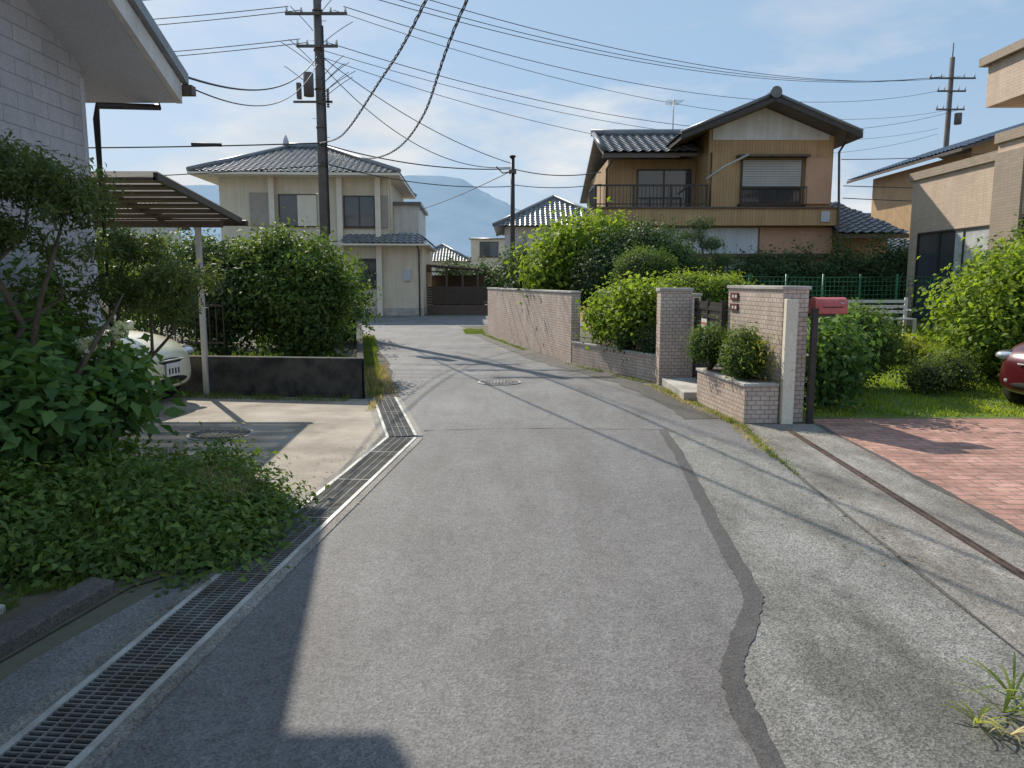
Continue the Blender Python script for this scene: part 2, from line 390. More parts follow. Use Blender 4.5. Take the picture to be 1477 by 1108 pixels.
flat('concrete_driveway', [(-1.31,7.6),(-1.55,4.7),(-2.6,4.6),(-7.5,5.2),(-7.5,10.9),(-3,10.6),(-1.95,10.2)], .006, M['concrete'])
ap = empty('gate_apron')
flat('apron_inner', [(2.36,6.1),(2.5,8.1),(2.62,8.38),(3.4,8.38),(3.22,4.6),(3.1,2),(3.0,-4),(2.1,-4),(2.2,3.05)], .0075, M['apron'], ap)
ribbon('paving_edge', [(3.05,0),(3.12,2),(3.24,4.6),(3.42,8.35)], .05, .0098, M['asphalt_edge'], ap, .02)
flat('brick_paving', [(3.22,4.6),(3.4,8.38),(3.5,8.7),(9.5,8.9),(9.5,-4),(3.0,-4),(3.1,2)], .0072, M['pavers'])
oboxes('gate_rail', (2.45,-3,0), (.047,1,0), (1,-.047,0), [(0,11,-.028,-.016,0,.019),(0,11,.016,.028,0,.019),(0,11,-.016,.016,0,.011)], M['rust'])

dr = empty('drain_grating')
def drain(p0, p1, w):
    p0 = V((*p0, 0)); p1 = V((*p1, 0)); d = (p1-p0); L = d.length; a = d/L; n = V((a.y, -a.x, 0))
    oboxes('channel', p0, a, n, [(0,L,-w/2,w/2,.0,.0095)], M['black'], dr)
    oboxes('frame', p0, a, n, [(0,L,-w/2-.03,-w/2,.0,.022),(0,L,w/2,w/2+.03,.0,.022)], M['steel'], dr)
    oboxes('surround', p0, a, n, [(0,L,-w/2-.1,-w/2-.031,.0,.0145),(0,L,w/2+.031,w/2+.09,.0,.0145)], M['apron'], dr)
    bars = []; x = .01
    while x < L-.01:
        bars.append((x, x+.007, -w/2, w/2, .0095, .02)); x += .03
    oboxes('bars', p0, a, n, bars, M['greybar'], dr)
    rods = [(0,L,k*w-.003,k*w+.003,.0098,.0215) for k in (-.25,0,.25)]
    x = .5
    while x < L:
        rods.append((x-.008,x+.008,-w/2,w/2,.0097,.021)); x += .995
    oboxes('rods', p0, a, n, rods, M['greybar'], dr)
drain((-1.93,-1.5), (-1.125,7.6), .26)
drain((-1.135,7.66), (-1.74,10.25), .26)

def manhole(x, y, z, r, lid):
    e = empty('manhole_cover', (x, y, z))
    tube('rim', [(0,0,0),(0,0,.008)], r*1.1, M['steel'], e, 40)
    tube('lid', [(0,0,.008),(0,0,.014)], r, lid, e, 40)
    L = []
    for i in range(-5, 6):
        for j in range(-5, 6):
            if math.hypot(i, j) < 5.3: L.append((i*r/6-.018, i*r/6+.018, j*r/6-.018, j*r/6+.018, .014, .02))
    boxes('studs', L, M['cast'], e)
    tube('ring', [(0,0,.014),(0,0,.0175)], r*.3, M['steel'], e, 24)
manhole(-.2, 11.9, .009, .31, M['cast'])
manhole(-3.05, 7.8, .007, .3, M['rust'])

# ------------------------------------------------------------------ left house (grey siding)
h1 = empty('grey_siding_house')
sl = .42
zt = 3.9
wt = zt - .32 + .02
obj('gable_wall', [(-4.5,-6,0),(-4.5,8.3,0),(-4.5,8.3,wt+.55*sl),(-4.5,1.5,wt+7.35*sl),(-4.5,-6,wt)] +
    [(-11,-6,0),(-11,8.3,0),(-11,8.3,wt+.55*sl),(-11,1.5,wt+7.35*sl),(-11,-6,wt)],
    [(0,1,2,3,4),(9,8,7,6,5),(1,6,7,2),(0,4,9,5)], M['siding'], h1)
slab('roof_far_slope', [(-3.77,8.85,zt-.1),(-3.77,1.5,zt-.1+7.35*sl),(-11.5,1.5,zt-.1+7.35*sl),(-11.5,8.85,zt-.1)], .22, M['soffit'], h1)
tile_roof('roof_tiles', (-3.73,8.95,zt-.1), (-11.5,8.95,zt-.1), (-11.5,1.5,zt+7.45*sl-.1), (-3.73,1.5,zt+7.45*sl-.1), M['roofblack'], h1)
slab('barge_board', [(-3.765,8.87,zt-.11),(-3.765,1.5,zt-.11+7.37*sl),(-3.7,1.5,zt-.11+7.37*sl),(-3.7,8.87,zt-.11)], .22, M['white'], h1)
slab('roof_edge_trim', [(-3.71,8.93,zt+.0),(-3.71,1.5,zt+7.43*sl),(-3.64,1.5,zt+7.43*sl),(-3.64,8.93,zt+.0)], .12, M['roofgrey'], h1)
box('gutter', -11.5,-3.6,8.9,9.02,zt-.22,zt-.12, M['brownmetal'], h1)
box('eave_fascia', -11.4,-3.775,8.855,8.885,zt-.32,zt-.12, M['soffit'], h1)
tube('downpipe', [(-4.0,8.96,zt-.22),(-4.0,8.96,zt-.35),(-4.42,8.42,zt-.45),(-4.42,8.38,zt-.6),(-4.42,8.38,0)], .035, M['darkmetal'], h1)
box('corner_trim', -4.56,-4.49,8.24,8.315,0,3.7, M['soffit'], h1)
box('upper_storey_wall', -10.5,-4.4,-5.5,6.8,4.9,7, M['siding'], h1)
box('upper_shadow_eave', -11,-3.5,-6,7.7,4.95,5.12, M['soffit'], h1)  # out-of-view slab, set below a real eave to cast the road shadow notch
tile_roof('upper_roof', (-3.5,-6,7.0),(-3.5,7.6,7.0),(-7.5,5,8.7),(-7.5,-4,8.7), M['roofblack'], h1)

# ------------------------------------------------------------------ carport left
cp = empty('carport')
def crz(y): return 2.42 + (10.9-y)*.11
for i in range(8):
    y0 = 8.36 + i*.33
    slab('roof_batten', [(-3.82,y0,crz(y0)),(-3.82,y0+.14,crz(y0+.14)),(-7,y0+.14,crz(y0+.14)),(-7,y0,crz(y0))], .03, M['brownmetal'], cp)
for x in (-3.82,-4.8,-5.9,-7):
    slab('rafter', [(x-.025,8.36,crz(8.36)+.05),(x-.025,10.89,crz(10.89)+.05),(x+.025,10.89,crz(10.89)+.05),(x+.025,8.36,crz(8.36)+.05)], .08, M['frame'], cp)
mt, nt, b = newmat('smoky_polycarbonate')
b.inputs['Base Color'].default_value = (.4,.36,.32,1); b.inputs['Roughness'].default_value = .3
tr = nt.nodes.new('ShaderNodeBsdfTransparent'); tr.inputs[0].default_value = (.72,.7,.68,1)
tl = nt.nodes.new('ShaderNodeBsdfTranslucent'); tl.inputs[0].default_value = (.5,.46,.42,1)
m1 = nt.nodes.new('ShaderNodeMixShader'); m1.inputs[0].default_value = .6
nt.links.new(b.outputs[0], m1.inputs[1]); nt.links.new(tl.outputs[0], m1.inputs[2])
mx = nt.nodes.new('ShaderNodeMixShader'); mx.inputs[0].default_value = .5
nt.links.new(m1.outputs[0], mx.inputs[1]); nt.links.new(tr.outputs[0], mx.inputs[2]); nt.links.new(mx.outputs[0], nt.nodes['Material Output'].inputs[0])
slab('polycarbonate_sheet', [(-3.8,8.36,crz(8.36)+.062),(-3.8,10.95,crz(10.95)+.062),(-7,10.95,crz(10.95)+.062),(-7,8.36,crz(8.36)+.062)], .008, mt, cp)
box('front_beam', -7.1,-3.74,10.92,10.99,crz(11)-.04,crz(11)+.035, M['frame'], cp, .01)
box('side_beam', -7.0,-3.95,10.51,10.59,2.32,2.41, M['brownmetal'], cp, .01)
box('post', -4.32,-4.25,10.51,10.58,0,2.32, M['alu'], cp, .008)
box('post', -6.9,-6.83,10.51,10.58,0,2.32, M['alu'], cp, .008)

lw = empty('low_garden_wall')
obj('wall', [(-2.03,10.2,0),(-7,11.0,0),(-7,11.15,0),(-2.1,10.36,0),(-2.03,10.2,.56),(-7,11.0,.54),(-7,11.15,.54),(-2.1,10.36,.56)], BF, M['blackwall'], lw, bevel=.01)
obj('return_wall', [(-2.1,10.37,0),(-2.0,10.22,0),(-3.95,20,0),(-4.1,20,0),(-2.13,10.37,.555),(-2.01,10.25,.555),(-3.95,20,.62),(-4.1,20,.62)], BF, M['blackwall'], lw, bevel=.01)
gf = empty('garden_fence')
fa = V((-1,.16,0)).normalized(); fn = V((-.16,-1,0)).normalized()
oboxes('rails', (-4.5,11.9,0), fa, fn, [(0,3,0,.03,1.2,1.23),(0,3,0,.03,.62,.65)], M['darkmetal'], gf)
oboxes('pickets', (-4.5,11.9,0), fa, fn, [(i*.12,i*.12+.015,.005,.02,.55,1.28) for i in range(25)], M['darkmetal'], gf)

# ------------------------------------------------------------------ cars
hl, nt, b = newmat('headlight_lens'); b.inputs['Base Color'].default_value = (.75,.77,.8,1); b.inputs['Roughness'].default_value = .08; b.inputs['Metallic'].default_value = .5
def car(name, loc, rz, paint, L=3.4, hw=.74, H=1.5, hood=.95):
    e = empty(name, loc, rz)
    pm, nt, b = newmat(name+'_paint'); b.inputs['Base Color'].default_value = (*paint, 1)
    b.inputs['Roughness'].default_value = .3; b.inputs['Coat Weight'].default_value = .8; b.inputs['Metallic'].default_value = .1
    f = noise_n(nt, coord(nt), 3, 4); nt.links.new(mixc(nt, 1, paint, ramp(nt, f, .3, .7, (.88,)*3, (1.05,)*3), 'MULTIPLY'), b.inputs['Base Color'])
    x0 = -L/2; x1 = L/2
    st = [(x0, hw*.86,.34,.8,.86),(x0+.06,hw*.95,.22,.9,.97),(x0+.5,hw,.2,.95,1.0),(0,hw,.18,.93,.99),(x1-1.0,hw,.18,.9,.97),
          (x1-.6,hw*.98,.19,.84,.94),(x1-.28,hw*.95,.2,.76,.86),(x1-.08,hw*.84,.22,.64,.74),(x1,hw*.6,.27,.52,.6)]
    vs = []; fs = []; K = 12
    for (x, w, zb, zs, zt_) in st:
        half = [(0,zb),(w*.88,zb),(w,zb+.12),(w*1.01,(zb+zs)/2),(w*.97,zs),(w*.82,zt_-.01),(0,zt_)]
        ring = half + [(-y, z) for y, z in reversed(half[1:-1])]
        vs += [(x, y, z) for y, z in ring]
    for i in range(len(st)-1):
        for j in range(K): fs.append((i*K+j, i*K+(j+1)%K, (i+1)*K+(j+1)%K, (i+1)*K+j))
    fs.append(tuple(range(K))); fs.append(tuple(range((len(st)-1)*K, len(st)*K)))
    o = obj('body', vs, fs, pm, e, smooth=True)
    md = o.modifiers.new('s', 'SUBSURF'); md.levels = 2; md.render_levels = 2
    def loft(nm, rows, mat, sub=2):
        vs = []; fs = []; K = len(rows[0])
        for r in rows: vs += r
        for i in range(len(rows)-1):
            for j in range(K): fs.append((i*K+j, i*K+(j+1)%K, (i+1)*K+(j+1)%K, (i+1)*K+j))
        fs.append(tuple(range(K))); fs.append(tuple(range((len(rows)-1)*K, len(rows)*K)))
        o = obj(nm, vs, fs, mat, e, smooth=True)
        m = o.modifiers.new('s', 'SUBSURF'); m.levels = sub; m.render_levels = sub
    def rect(xa, xb, w, z, r=.12):
        return [(xa+r,-w,z),(xb-r,-w,z),(xb,-w+r,z),(xb,w-r,z),(xb-r,w,z),(xa+r,w,z),(xa,w-r,z),(xa,-w+r,z)]
    cb = x1-hood; ct = cb-.5
    loft('glasshouse', [rect(x0+.1,cb,hw*.93,.88),rect(x0+.12,cb-.03,hw*.93,.93),rect(x0+.25,ct,hw*.8,H-.07),rect(x0+.28,ct-.02,hw*.78,H-.05)], M['glass'])
    loft('roof', [rect(x0+.2,ct+.05,hw*.83,H-.1),rect(x0+.22,ct+.03,hw*.82,H-.05),rect(x0+.35,ct-.12,hw*.7,H),rect(x0+.45,ct-.2,hw*.6,H+.005)], pm)
    for s in (-1, 1):
        tube('pillar_a', [(cb-.04,s*hw*.9,.9),(ct+.02,s*hw*.79,H-.07)], .035, pm, e)
        tube('pillar_b', [(0-.1,s*hw*.945,.9),(-.15,s*hw*.815,H-.08)], .035, pm, e)
        tube('pillar_c', [(x0+.2,s*hw*.93,.9),(x0+.3,s*hw*.81,H-.08)], .06, pm, e)
        ellip('mirror', (cb-.12,s*(hw+.1),.98), (.06,.1,.07), pm, e)
        for wx in (x1-.62, x0+.55):
            tube('wheel_arch', [(wx,s*(hw-.2),.29),(wx,s*(hw+.012),.29)], .315, M['black'], e, 28)
            tube('tyre', [(wx,s*(hw-.17),.28),(wx,s*(hw-.02),.28),(wx,s*(hw+.018),.28)], [.275,.275,.25], M['black'], e, 28)
            tube('rim', [(wx,s*(hw-.05),.28),(wx,s*(hw+.024),.28)], .175, M['steel'], e, 20)
            tube('hub', [(wx,s*(hw),.28),(wx,s*(hw+.03),.28)], .05, M['darkmetal'], e, 12)
        q = Matrix.Rotation(s*-.55, 3, 'Z')
        ellip('headlight_bezel', (x1-.165,s*hw*.72,.67), (.085,.18,.08), M['darkmetal'], e, rot=q)
        ellip('headlight', (x1-.15,s*hw*.72,.67), (.085,.16,.066), hl, e, rot=q)
        ellip('fog_lamp', (x1-.06,s*hw*.6,.38), (.04,.06,.04), hl, e)
    ellip('grille', (x1-.045,0,.58), (.05,hw*.42,.05), M['darkmetal'], e)
    ellip('lower_intake', (x1-.045,0,.34), (.07,hw*.55,.06), M['black'], e)
    tube('chrome_strip', [(x1-.0,-hw*.38,.6),(x1+.012,0,.6),(x1-.0,hw*.38,.6)], .009, M['steel'], e)
    box('number_plate', x1+.012,x1+.022,-.165,.165,.4,.565, M['white'], e)
    boxes('plate_digits', [(x1+.0225,x1+.024,-.12+i*.07,-.085+i*.07,.425,.5) for i in range(4)], M['darkmetal'], e)
    return e
car('cream_car', (-6.0, 9.75, .006), math.radians(-6), (.8,.74,.54))
car('maroon_car', (8.05, 9.1, .008), math.radians(190), (.12,.012,.018), L=3.9, hw=.82, H=1.5, hood=1.15)

# ------------------------------------------------------------------ garden wall right
gw = empty('tiled_garden_wall')
P2 = V((1.15,14.75,0)); P1 = V((-.72,22.7,0)); a = (P1-P2).normalized(); n = V((-a.y, a.x, 0))
if n.x > 0: n = -n
L = (P1-P2).length
oboxes('long_wall', P2, a, n, [(0,L,-.18,0,0,1.36)], M['walltile'], gw)
oboxes('long_coping', P2, a, n, [(-.02,L+.02,-.2,.02,1.36,1.4)], M['concrete_l'], gw, .006)
Q2 = V((2.28,11.98,0)); Q1 = V((1.17,14.7,0)); a2 = (Q1-Q2).normalized(); n2 = V((-a2.y, a2.x, 0))
if n2.x > 0: n2 = -n2
L2 = (Q1-Q2).length
oboxes('planter_front', Q2, a2, n2, [(0,L2,-.12,0,0,.4),(0,.12,-.62,-.12,0,.4),(L2-.12,L2,-.62,-.12,0,.4)], M['walltile'], gw)
oboxes('planter_cap', Q2, a2, n2, [(-.01,L2+.01,-.13,.015,.4,.435)], M['concrete_l'], gw, .005)
oboxes('planter_soil', Q2, a2, n2, [(.12,L2-.12,-.62,-.12,0,.37)], M['soil'], gw)
oboxes('rear_wall', Q2, a2, n2, [(0,L2+.1,-.82,-.65,0,1.36)], M['walltile'], gw)
oboxes('rear_coping', Q2, a2, n2, [(-.02,L2+.12,-.84,-.63,1.36,1.4)], M['concrete_l'], gw, .006)
box('gate_pillar', 2.26,2.74,11.6,11.9,0,1.44, M['walltile'], gw)
box('gate_pillar_cap', 2.24,2.76,11.58,11.92,1.44,1.49, M['concrete_l'], gw, .006)
N2 = V((3.02,8.5,0)); N1 = V((2.84,10.02,0)); a3 = (N1-N2).normalized(); n3 = V((-a3.y, a3.x, 0))
if n3.x > 0: n3 = -n3
L3 = (N1-N2).length
oboxes('name_wall', N2, a3, n3, [(0,L3,-.3,0,0,1.5)], M['walltile'], gw)
oboxes('name_wall_cap', N2, a3, n3, [(-.02,L3+.02,-.32,.02,1.5,1.54)], M['concrete_l'], gw, .006)
box('intercom_slab', 3.02,3.15,8.38,8.47,0,1.4, M['creamtrim'], gw, .006)
obj('corner_planter', [(2.62,8.45,0),(3.0,8.45,0),(2.83,10.0,0),(2.46,10.0,0),(2.62,8.45,.42),(3.0,8.45,.42),(2.83,10.0,.42),(2.46,10.0,.42)], BF, M['walltile'], gw)
obj('corner_planter_cap', [(2.6,8.43,.42),(3.0,8.43,.42),(2.83,10.02,.42),(2.44,10.02,.42),(2.6,8.43,.455),(3.0,8.43,.455),(2.83,10.02,.455),(2.44,10.02,.455)], BF, M['concrete_l'], gw, bevel=.005)
obj('corner_planter_soil', [(2.69,8.55,.455),(2.97,8.55,.455),(2.82,9.92,.455),(2.53,9.92,.455),(2.69,8.55,.462),(2.97,8.55,.462),(2.82,9.92,.462),(2.53,9.92,.462)], BF, M['soil'], gw)
box('entry_step', 2.3,2.85,10.05,11.58,0,.12, M['concrete_l'], gw, .008)
box('entry_landing', 2.87,4.5,10.05,11.58,0,.24, M['concrete_l'], gw, .008)
for z in (1.22, 1.36):
    oboxes('nameplate', N2, a3, n3, [(L3-.33,L3-.1,0,.02,z,z+.09)], M['plate'], gw, .003)
    oboxes('nameplate_text', N2, a3, n3, [(L3-.31+k*.09,L3-.26+k*.09,.0205,.022,z+.025,z+.06) for k in range(2)], M['white'], gw)
gt = empty('entrance_gate')
box('gate_panel', 2.79,2.82,10.12,11.55,.14,1.3, M['darkmetal'], gt)
boxes('gate_slats', [(2.775,2.79,10.12,11.55,z,z+.05) for z in np.arange(.2,1.28,.11)], M['darkmetal'], gt)
boxes('gate_frame', [(2.77,2.83,10.07,10.12,.13,1.34),(2.77,2.83,11.55,11.6,.13,1.34),(2.77,2.83,10.8,10.86,.13,1.34)], M['darkmetal'], gt)
box('gate_notice', 2.75,2.76,10.75,11.05,.9,1.06, M['white'], gt)
box('gate_notice_red', 2.747,2.7495,10.75,11.05,.98,1.01, M['redbox'], gt)

gp = empty('gate_post')
box('post', 3.32,3.385,8.4,8.46,0,1.28, M['darkmetal'], gp, .005)
box('post_cap', 3.315,3.39,8.395,8.465,1.28,1.295, M['darkmetal'], gp)
mb = empty('red_mailbox')
prof = [(-.1,0),(.1,0)] + [(.1*math.cos(t), .1+.085*math.sin(t)) for t in np.linspace(0, math.pi, 14)]
vs = [(3.41, 8.6+y, 1.23+z) for y, z in prof] + [(3.75, 8.6+y, 1.23+z) for y, z in prof]; K = len(prof)
obj('box_body', vs, [tuple(range(K)), tuple(range(K,2*K))]+[(i,(i+1)%K,(i+1)%K+K,i+K) for i in range(K)], M['redbox'], mb, bevel=.01)
vs = [(3.385, 8.6+y*1.08, 1.225+z*1.05) for y, z in prof] + [(3.408, 8.6+y*1.08, 1.225+z*1.05) for y, z in prof]
obj('end_door', vs, [tuple(range(K)), tuple(range(K,2*K))]+[(i,(i+1)%K,(i+1)%K+K,i+K) for i in range(K)], M['redbox'], mb, bevel=.004)
box('slot', 3.47,3.69,8.494,8.499,1.3,1.312, M['darkmetal'], mb)
box('latch', 3.66,3.7,8.485,8.499,1.34,1.36, M['steel'], mb)
box('bracket', 3.386,3.62,8.52,8.56,1.2,1.228, M['darkmetal'], mb)

# ------------------------------------------------------------------ brown house
bh = empty('brown_two_storey_house')
X0 = (1,0,0); NF = (0,-1,0)
box('lower_wall', 2.7,9.5,23.0,31,0,3.2, M['brownwall'], bh)
box('balcony_band', 2.4,9.5,22.6,31.1,3.2,3.68, M['brownwall'], bh)
box('balcony_band_trim', 2.35,9.54,22.55,31.1,3.68,3.73, M['brownmetal'], bh)
box('upper_main_wall', 5.75,9.4,22.9,31,3.73,5.35, M['brownwall'], bh)
box('upper_left_wall', 3.0,5.74,24.4,31,3.73,5.35, M['brownwall'], bh)
rx, rz_, gs = 7.35, 6.68, .4
el = 4.75; er = 9.85
def gz(x): return rz_ - abs(rx-x)*gs
obj('gable_infill', [(5.75,22.9,5.352),(9.4,22.9,5.352),(9.4,22.9,gz(9.4)-.1),(rx,22.9,gz(rx)-.1),(5.75,22.9,gz(5.75)-.1),(5.75,31,5.352),(9.4,31,5.352),(9.4,31,gz(9.4)-.1),(rx,31,gz(rx)-.1),(5.75,31,gz(5.75)-.1)],
    [(0,1,2,3,4),(9,8,7,6,5),(1,6,7,2),(0,4,9,5),(2,7,8,3),(3,8,9,4)], M['brownwall'], bh)
pz = 5.66
obj('white_pediment', [(5.85,22.87,pz),(9.25,22.87,pz),(9.25,22.87,gz(9.25)-.12),(rx,22.87,gz(rx)-.12),(5.85,22.87,gz(5.85)-.12),(5.85,22.895,pz),(9.25,22.895,pz),(9.25,22.895,gz(9.25)-.12),(rx,22.895,gz(rx)-.12),(5.85,22.895,gz(5.85)-.12)],
    [(0,1,2,3,4),(9,8,7,6,5),(0,5,6,1),(1,6,7,2),(0,4,9,5),(2,7,8,3),(3,8,9,4)], M['white'], bh)
gy0, gy1 = 22.1, 31.8
for nm, ex in (('left', el), ('right', er)):
    ez = gz(ex)
    slab('roof_deck_'+nm, [(ex,gy0,ez),(rx,gy0,rz_),(rx,gy1,rz_),(ex,gy1,ez)], .1, M['brownmetal'], bh)
    if nm == 'left': tile_roof('tiles_'+nm, (ex-.05,gy0-.03,ez),(ex-.05,gy1,ez),(rx,gy1,rz_+.02),(rx,gy0-.03,rz_+.02), M['roofblack'], bh)
    else: tile_roof('tiles_'+nm, (ex+.05,gy1,ez),(ex+.05,gy0-.03,ez),(rx,gy0-.03,rz_+.02),(rx,gy1,rz_+.02), M['roofblack'], bh)
    slab('barge_'+nm, [(ex,gy0-.06,ez+.02),(rx,gy0-.06,rz_+.02),(rx,gy0-.005,rz_+.02),(ex,gy0-.005,ez+.02)], .13, M['darkmetal'], bh)
    tube('verge_tiles_'+nm, [(ex,gy0,ez+.08),(rx,gy0,rz_+.1)], .06, M['roofblack'], bh)
tube('ridge', [(rx,gy0-.05,rz_+.1),(rx,gy1,rz_+.1)], .12, M['roofblack'], bh)
tube('ridge_end', [(rx,gy0-.12,rz_+.12),(rx,gy0-.04,rz_+.12)], .16, M['roofblack'], bh, 14)
slab('left_roof_deck', [(2.75,23.5,5.4),(5.6,23.5,5.4),(5.6,26.4,6.4),(2.75,26.4,6.4)], .1, M['brownmetal'], bh)
tile_roof('left_roof_tiles', (2.7,23.4,5.4),(5.7,23.4,5.4),(6.2,26.4,6.43),(2.7,26.4,6.43), M['roofgrey'], bh)
slab('left_roof_back', [(2.75,26.4,6.4),(5.6,26.4,6.4),(5.6,31.5,4.8),(2.75,31.5,4.8)], .1, M['roofgrey'], bh)
tube('left_ridge', [(2.65,26.4,6.52),(6.3,26.4,6.52)], .12, M['roofgrey'], bh)
tube('left_verge', [(2.73,23.4,5.5),(2.73,26.4,6.5)], .08, M['roofblack'], bh)
box('left_gutter', 2.7,5.0,23.3,23.4,5.23,5.32, M['brownmetal'], bh)
tube('gutter_pipe', [(3.05,23.4,5.25),(2.95,24.3,5.05),(2.95,24.3,3.7)], .035, M['brownmetal'], bh)
rl = [(2.4,5.7,22.62,22.66,4.32,4.37),(2.4,2.44,22.62,24.3,4.32,4.37),(2.4,5.7,22.62,22.66,3.8,3.83)]
rl += [(x,x+.02,22.63,22.65,3.73,4.32) for x in np.arange(2.45,5.7,.11)]
rl += [(2.41,2.43,y,y+.02,3.73,4.32) for y in np.arange(22.7,24.3,.12)]
rl += [(x,x+.05,22.61,22.67,3.73,4.37) for x in (2.4,3.5,4.6,5.65)]
boxes('balcony_railing', rl, M['darkmetal'], bh)
window(bh, (3.9,24.4,3.8), X0, NF, 1.7, 1.25, sash=2, name='balcony_door')
window(bh, (6.7,22.9,3.85), X0, NF, 1.8, 1.25, sash=2, name='upper_window')
oboxes('window_shutter', (6.75,22.9,4.3), X0, NF, [(0,1.7,.065,.08,0,.78)], M['shutter'], bh)
gr = [(6.63,8.57,22.6,22.64,4.27,4.31),(6.63,8.57,22.6,22.64,3.77,3.81),(6.63,6.67,22.6,22.9,3.75,3.79),(8.53,8.57,22.6,22.9,3.75,3.79)]
gr += [(x,x+.018,22.61,22.63,3.81,4.27) for x in np.arange(6.65,8.57,.1)]
boxes('window_grille', gr, M['darkmetal'], bh)
box('shutter_box', 8.58,9.36,22.8,22.895,3.83,5.15, M['orangewall'], bh, .01)
box('window_hood', 6.55,8.6,22.5,22.895,5.15,5.21, M['brownmetal'], bh)
tube('awning_pipe', [(6.8,22.5,5.2),(6.1,22.45,4.85),(5.6,22.45,4.5)], .03, M['alu'], bh)
tube('wall_conduit', [(5.83,22.86,5.3),(5.83,22.86,3.75)], .025, M['brownmetal'], bh)
box('white_panel', 4.3,7.3,22.93,22.995,2.4,3.15, M['whitepanel'], bh)
box('lower_brown_panel', 7.35,9.5,22.9,22.992,2.4,3.15, M['orangewall'], bh)
window(bh, (6.3,23.0,1.1), X0, NF, 1.7, 1.2, sash=2, curtain=.4, name='lower_window')
box('lower_trim', 2.7,9.6,22.8,22.99,2.3,2.37, M['brownmetal'], bh)
tile_roof('porch_roof', (9.45,22.3,2.95),(11.5,22.3,2.95),(10.6,25.5,4.15),(9.6,25.5,4.15), M['roofblack'], bh)
box('porch_wall', 9.52,11.2,23,30,0,3.0, M['brownwall'], bh)
slab('porch_deck', [(9.45,22.35,2.94),(11.5,22.35,2.94),(10.7,25.5,4.1),(9.6,25.5,4.1)], .12, M['brownmetal'], bh)
tube('corner_downpipe', [(9.7,22.8,5.6),(9.5,22.75,5.3),(9.5,22.55,3.6),(9.56,22.5,.3)], .035, M['brownmetal'], bh)
box('eave_meter', 9.0,9.25,22.55,22.598,3.3,3.6, M['soffit'], bh)
an = empty('tv_antenna')
tube('mast', [(5.4,26.4,6.5),(5.4,26.4,7.6)], .018, M['alu'], an)
for k in range(5): tube('element', [(5.1+k*.02,26.4-.3+k*.15,7.5),(5.7-k*.02,26.4-.3+k*.15,7.5)], .007, M['alu'], an, 5)
tube('boom', [(5.4,26.0,7.5),(5.4,26.9,7.5)], .01, M['alu'], an, 5)

# ------------------------------------------------------------------ cream house (left centre)
ch = empty('cream_tile_roof_house', (-9.0,35,0), math.radians(3))
box('upper_wall', -4.1,3.4,0,8,3.4,6.3, M['cream'], ch)
box('lower_wall', -4.1,4.9,.0,8,0,3.35, M['cream'], ch)
box('right_annex', 3.41,4.6,2.2,8,3.4,5.2, M['white'], ch)
box('right_annex_roof', 3.41,4.75,2.0,8.1,5.2,5.35, M['roofblack'], ch)
box('string_course', -4.2,3.5,-.06,8.0,3.2,3.34, M['creamtrim'], ch)
for x in (-1.75,1.25,2.95): box('pilaster', x-.12,x+.12,-.28,-.07,0,6.3, M['creamtrim'], ch)
ex0, ex1, ey0, ey1, ez, az = -5.1, 4.0, -.9, 8.9, 6.3, 8.1
rA = V((-1.9,4,az)); rB = V((-.1,4,az))
slab('eave_soffit', [(ex0,ey0,ez),(ex1,ey0,ez),(ex1,ey1,ez),(ex0,ey1,ez)], .12, M['creamtrim'], ch)
tile_roof('front_tiles', (ex0,ey0,ez),(ex1,ey0,ez),rB,rA, M['roofgrey'], ch)
tile_roof('right_tiles', (ex1,ey0,ez),(ex1,ey1,ez),rB,rB, M['roofgrey'], ch)
tile_roof('left_tiles', (ex0,ey1,ez),(ex0,ey0,ez),rA,rA, M['roofgrey'], ch)
tile_roof('back_tiles', (ex1,ey1,ez),(ex0,ey1,ez),rA,rB, M['roofgrey'], ch)
for p, q in (((ex0,ey0,ez+.08),rA),((ex1,ey0,ez+.08),rB),((ex1,ey1,ez+.08),rB),((ex0,ey1,ez+.08),rA)):
    tube('hip_ridge', [p, V(q)+V((0,0,.08))], .11, M['roofgrey'], ch)
tube('ridge', [rA+V((-.1,0,.12)), rB+V((.1,0,.12))], .15, M['roofgrey'], ch)
tube('ridge_finial', [rA+V((-.1,0,.1)), rA+V((-.1,0,.4)), rA+V((-.1,0,.65))], [.16,.13,.03], M['soffit'], ch)
box('gutter', ex0,ex1,ey0-.1,ey0-.01,ez-.12,ez-.02, M['creamtrim'], ch)
window(ch, (-1.5,0,4.05), X0, NF, 1.7, 1.4, curtain=0)
box('shutter_panel', -.65,.2,-.1,-.07,4.05,5.4, M['creamtrim'], ch)
box('shutter_case', -2.75,-1.9,-.12,-.003,4.05,5.5, M['shuttercase'], ch)
window(ch, (1.4,0,4.0), X0, NF, 1.4, 1.4)
box('shutter_case', 3.08,3.39,-.12,-.003,4.0,5.4, M['shuttercase'], ch)
window(ch, (-1.5,0,1.0), X0, NF, 1.7, 1.4)
window(ch, (2.0,0,1.3), X0, NF, .9, 1.3, sash=2)
tile_roof('pent_roof', (1.3,-.85,3.25),(5.2,-.85,3.25),(4.7,.2,3.75),(1.5,.2,3.75), M['roofgrey'], ch)
tile_roof('pent_roof_side', (5.3,-.85,3.25),(5.3,6,3.25),(4.7,6,3.75),(4.7,.2,3.75), M['roofgrey'], ch)
slab('pent_deck', [(1.3,-.85,3.24),(5.25,-.85,3.24),(5.25,7,3.24),(1.3,7,3.24)], .08, M['creamtrim'], ch)
box('meter_box', 4.05,4.35,-.12,-.005,1.6,2.1, M['soffit'], ch)
box('plinth', -4.12,4.92,-.02,8,0,.35, M['concrete_l'], ch)
tube('downpipe', [(3.55,-.8,6.2),(3.5,-.1,5.9),(3.5,-.1,3.5)], .04, M['creamtrim'], ch)
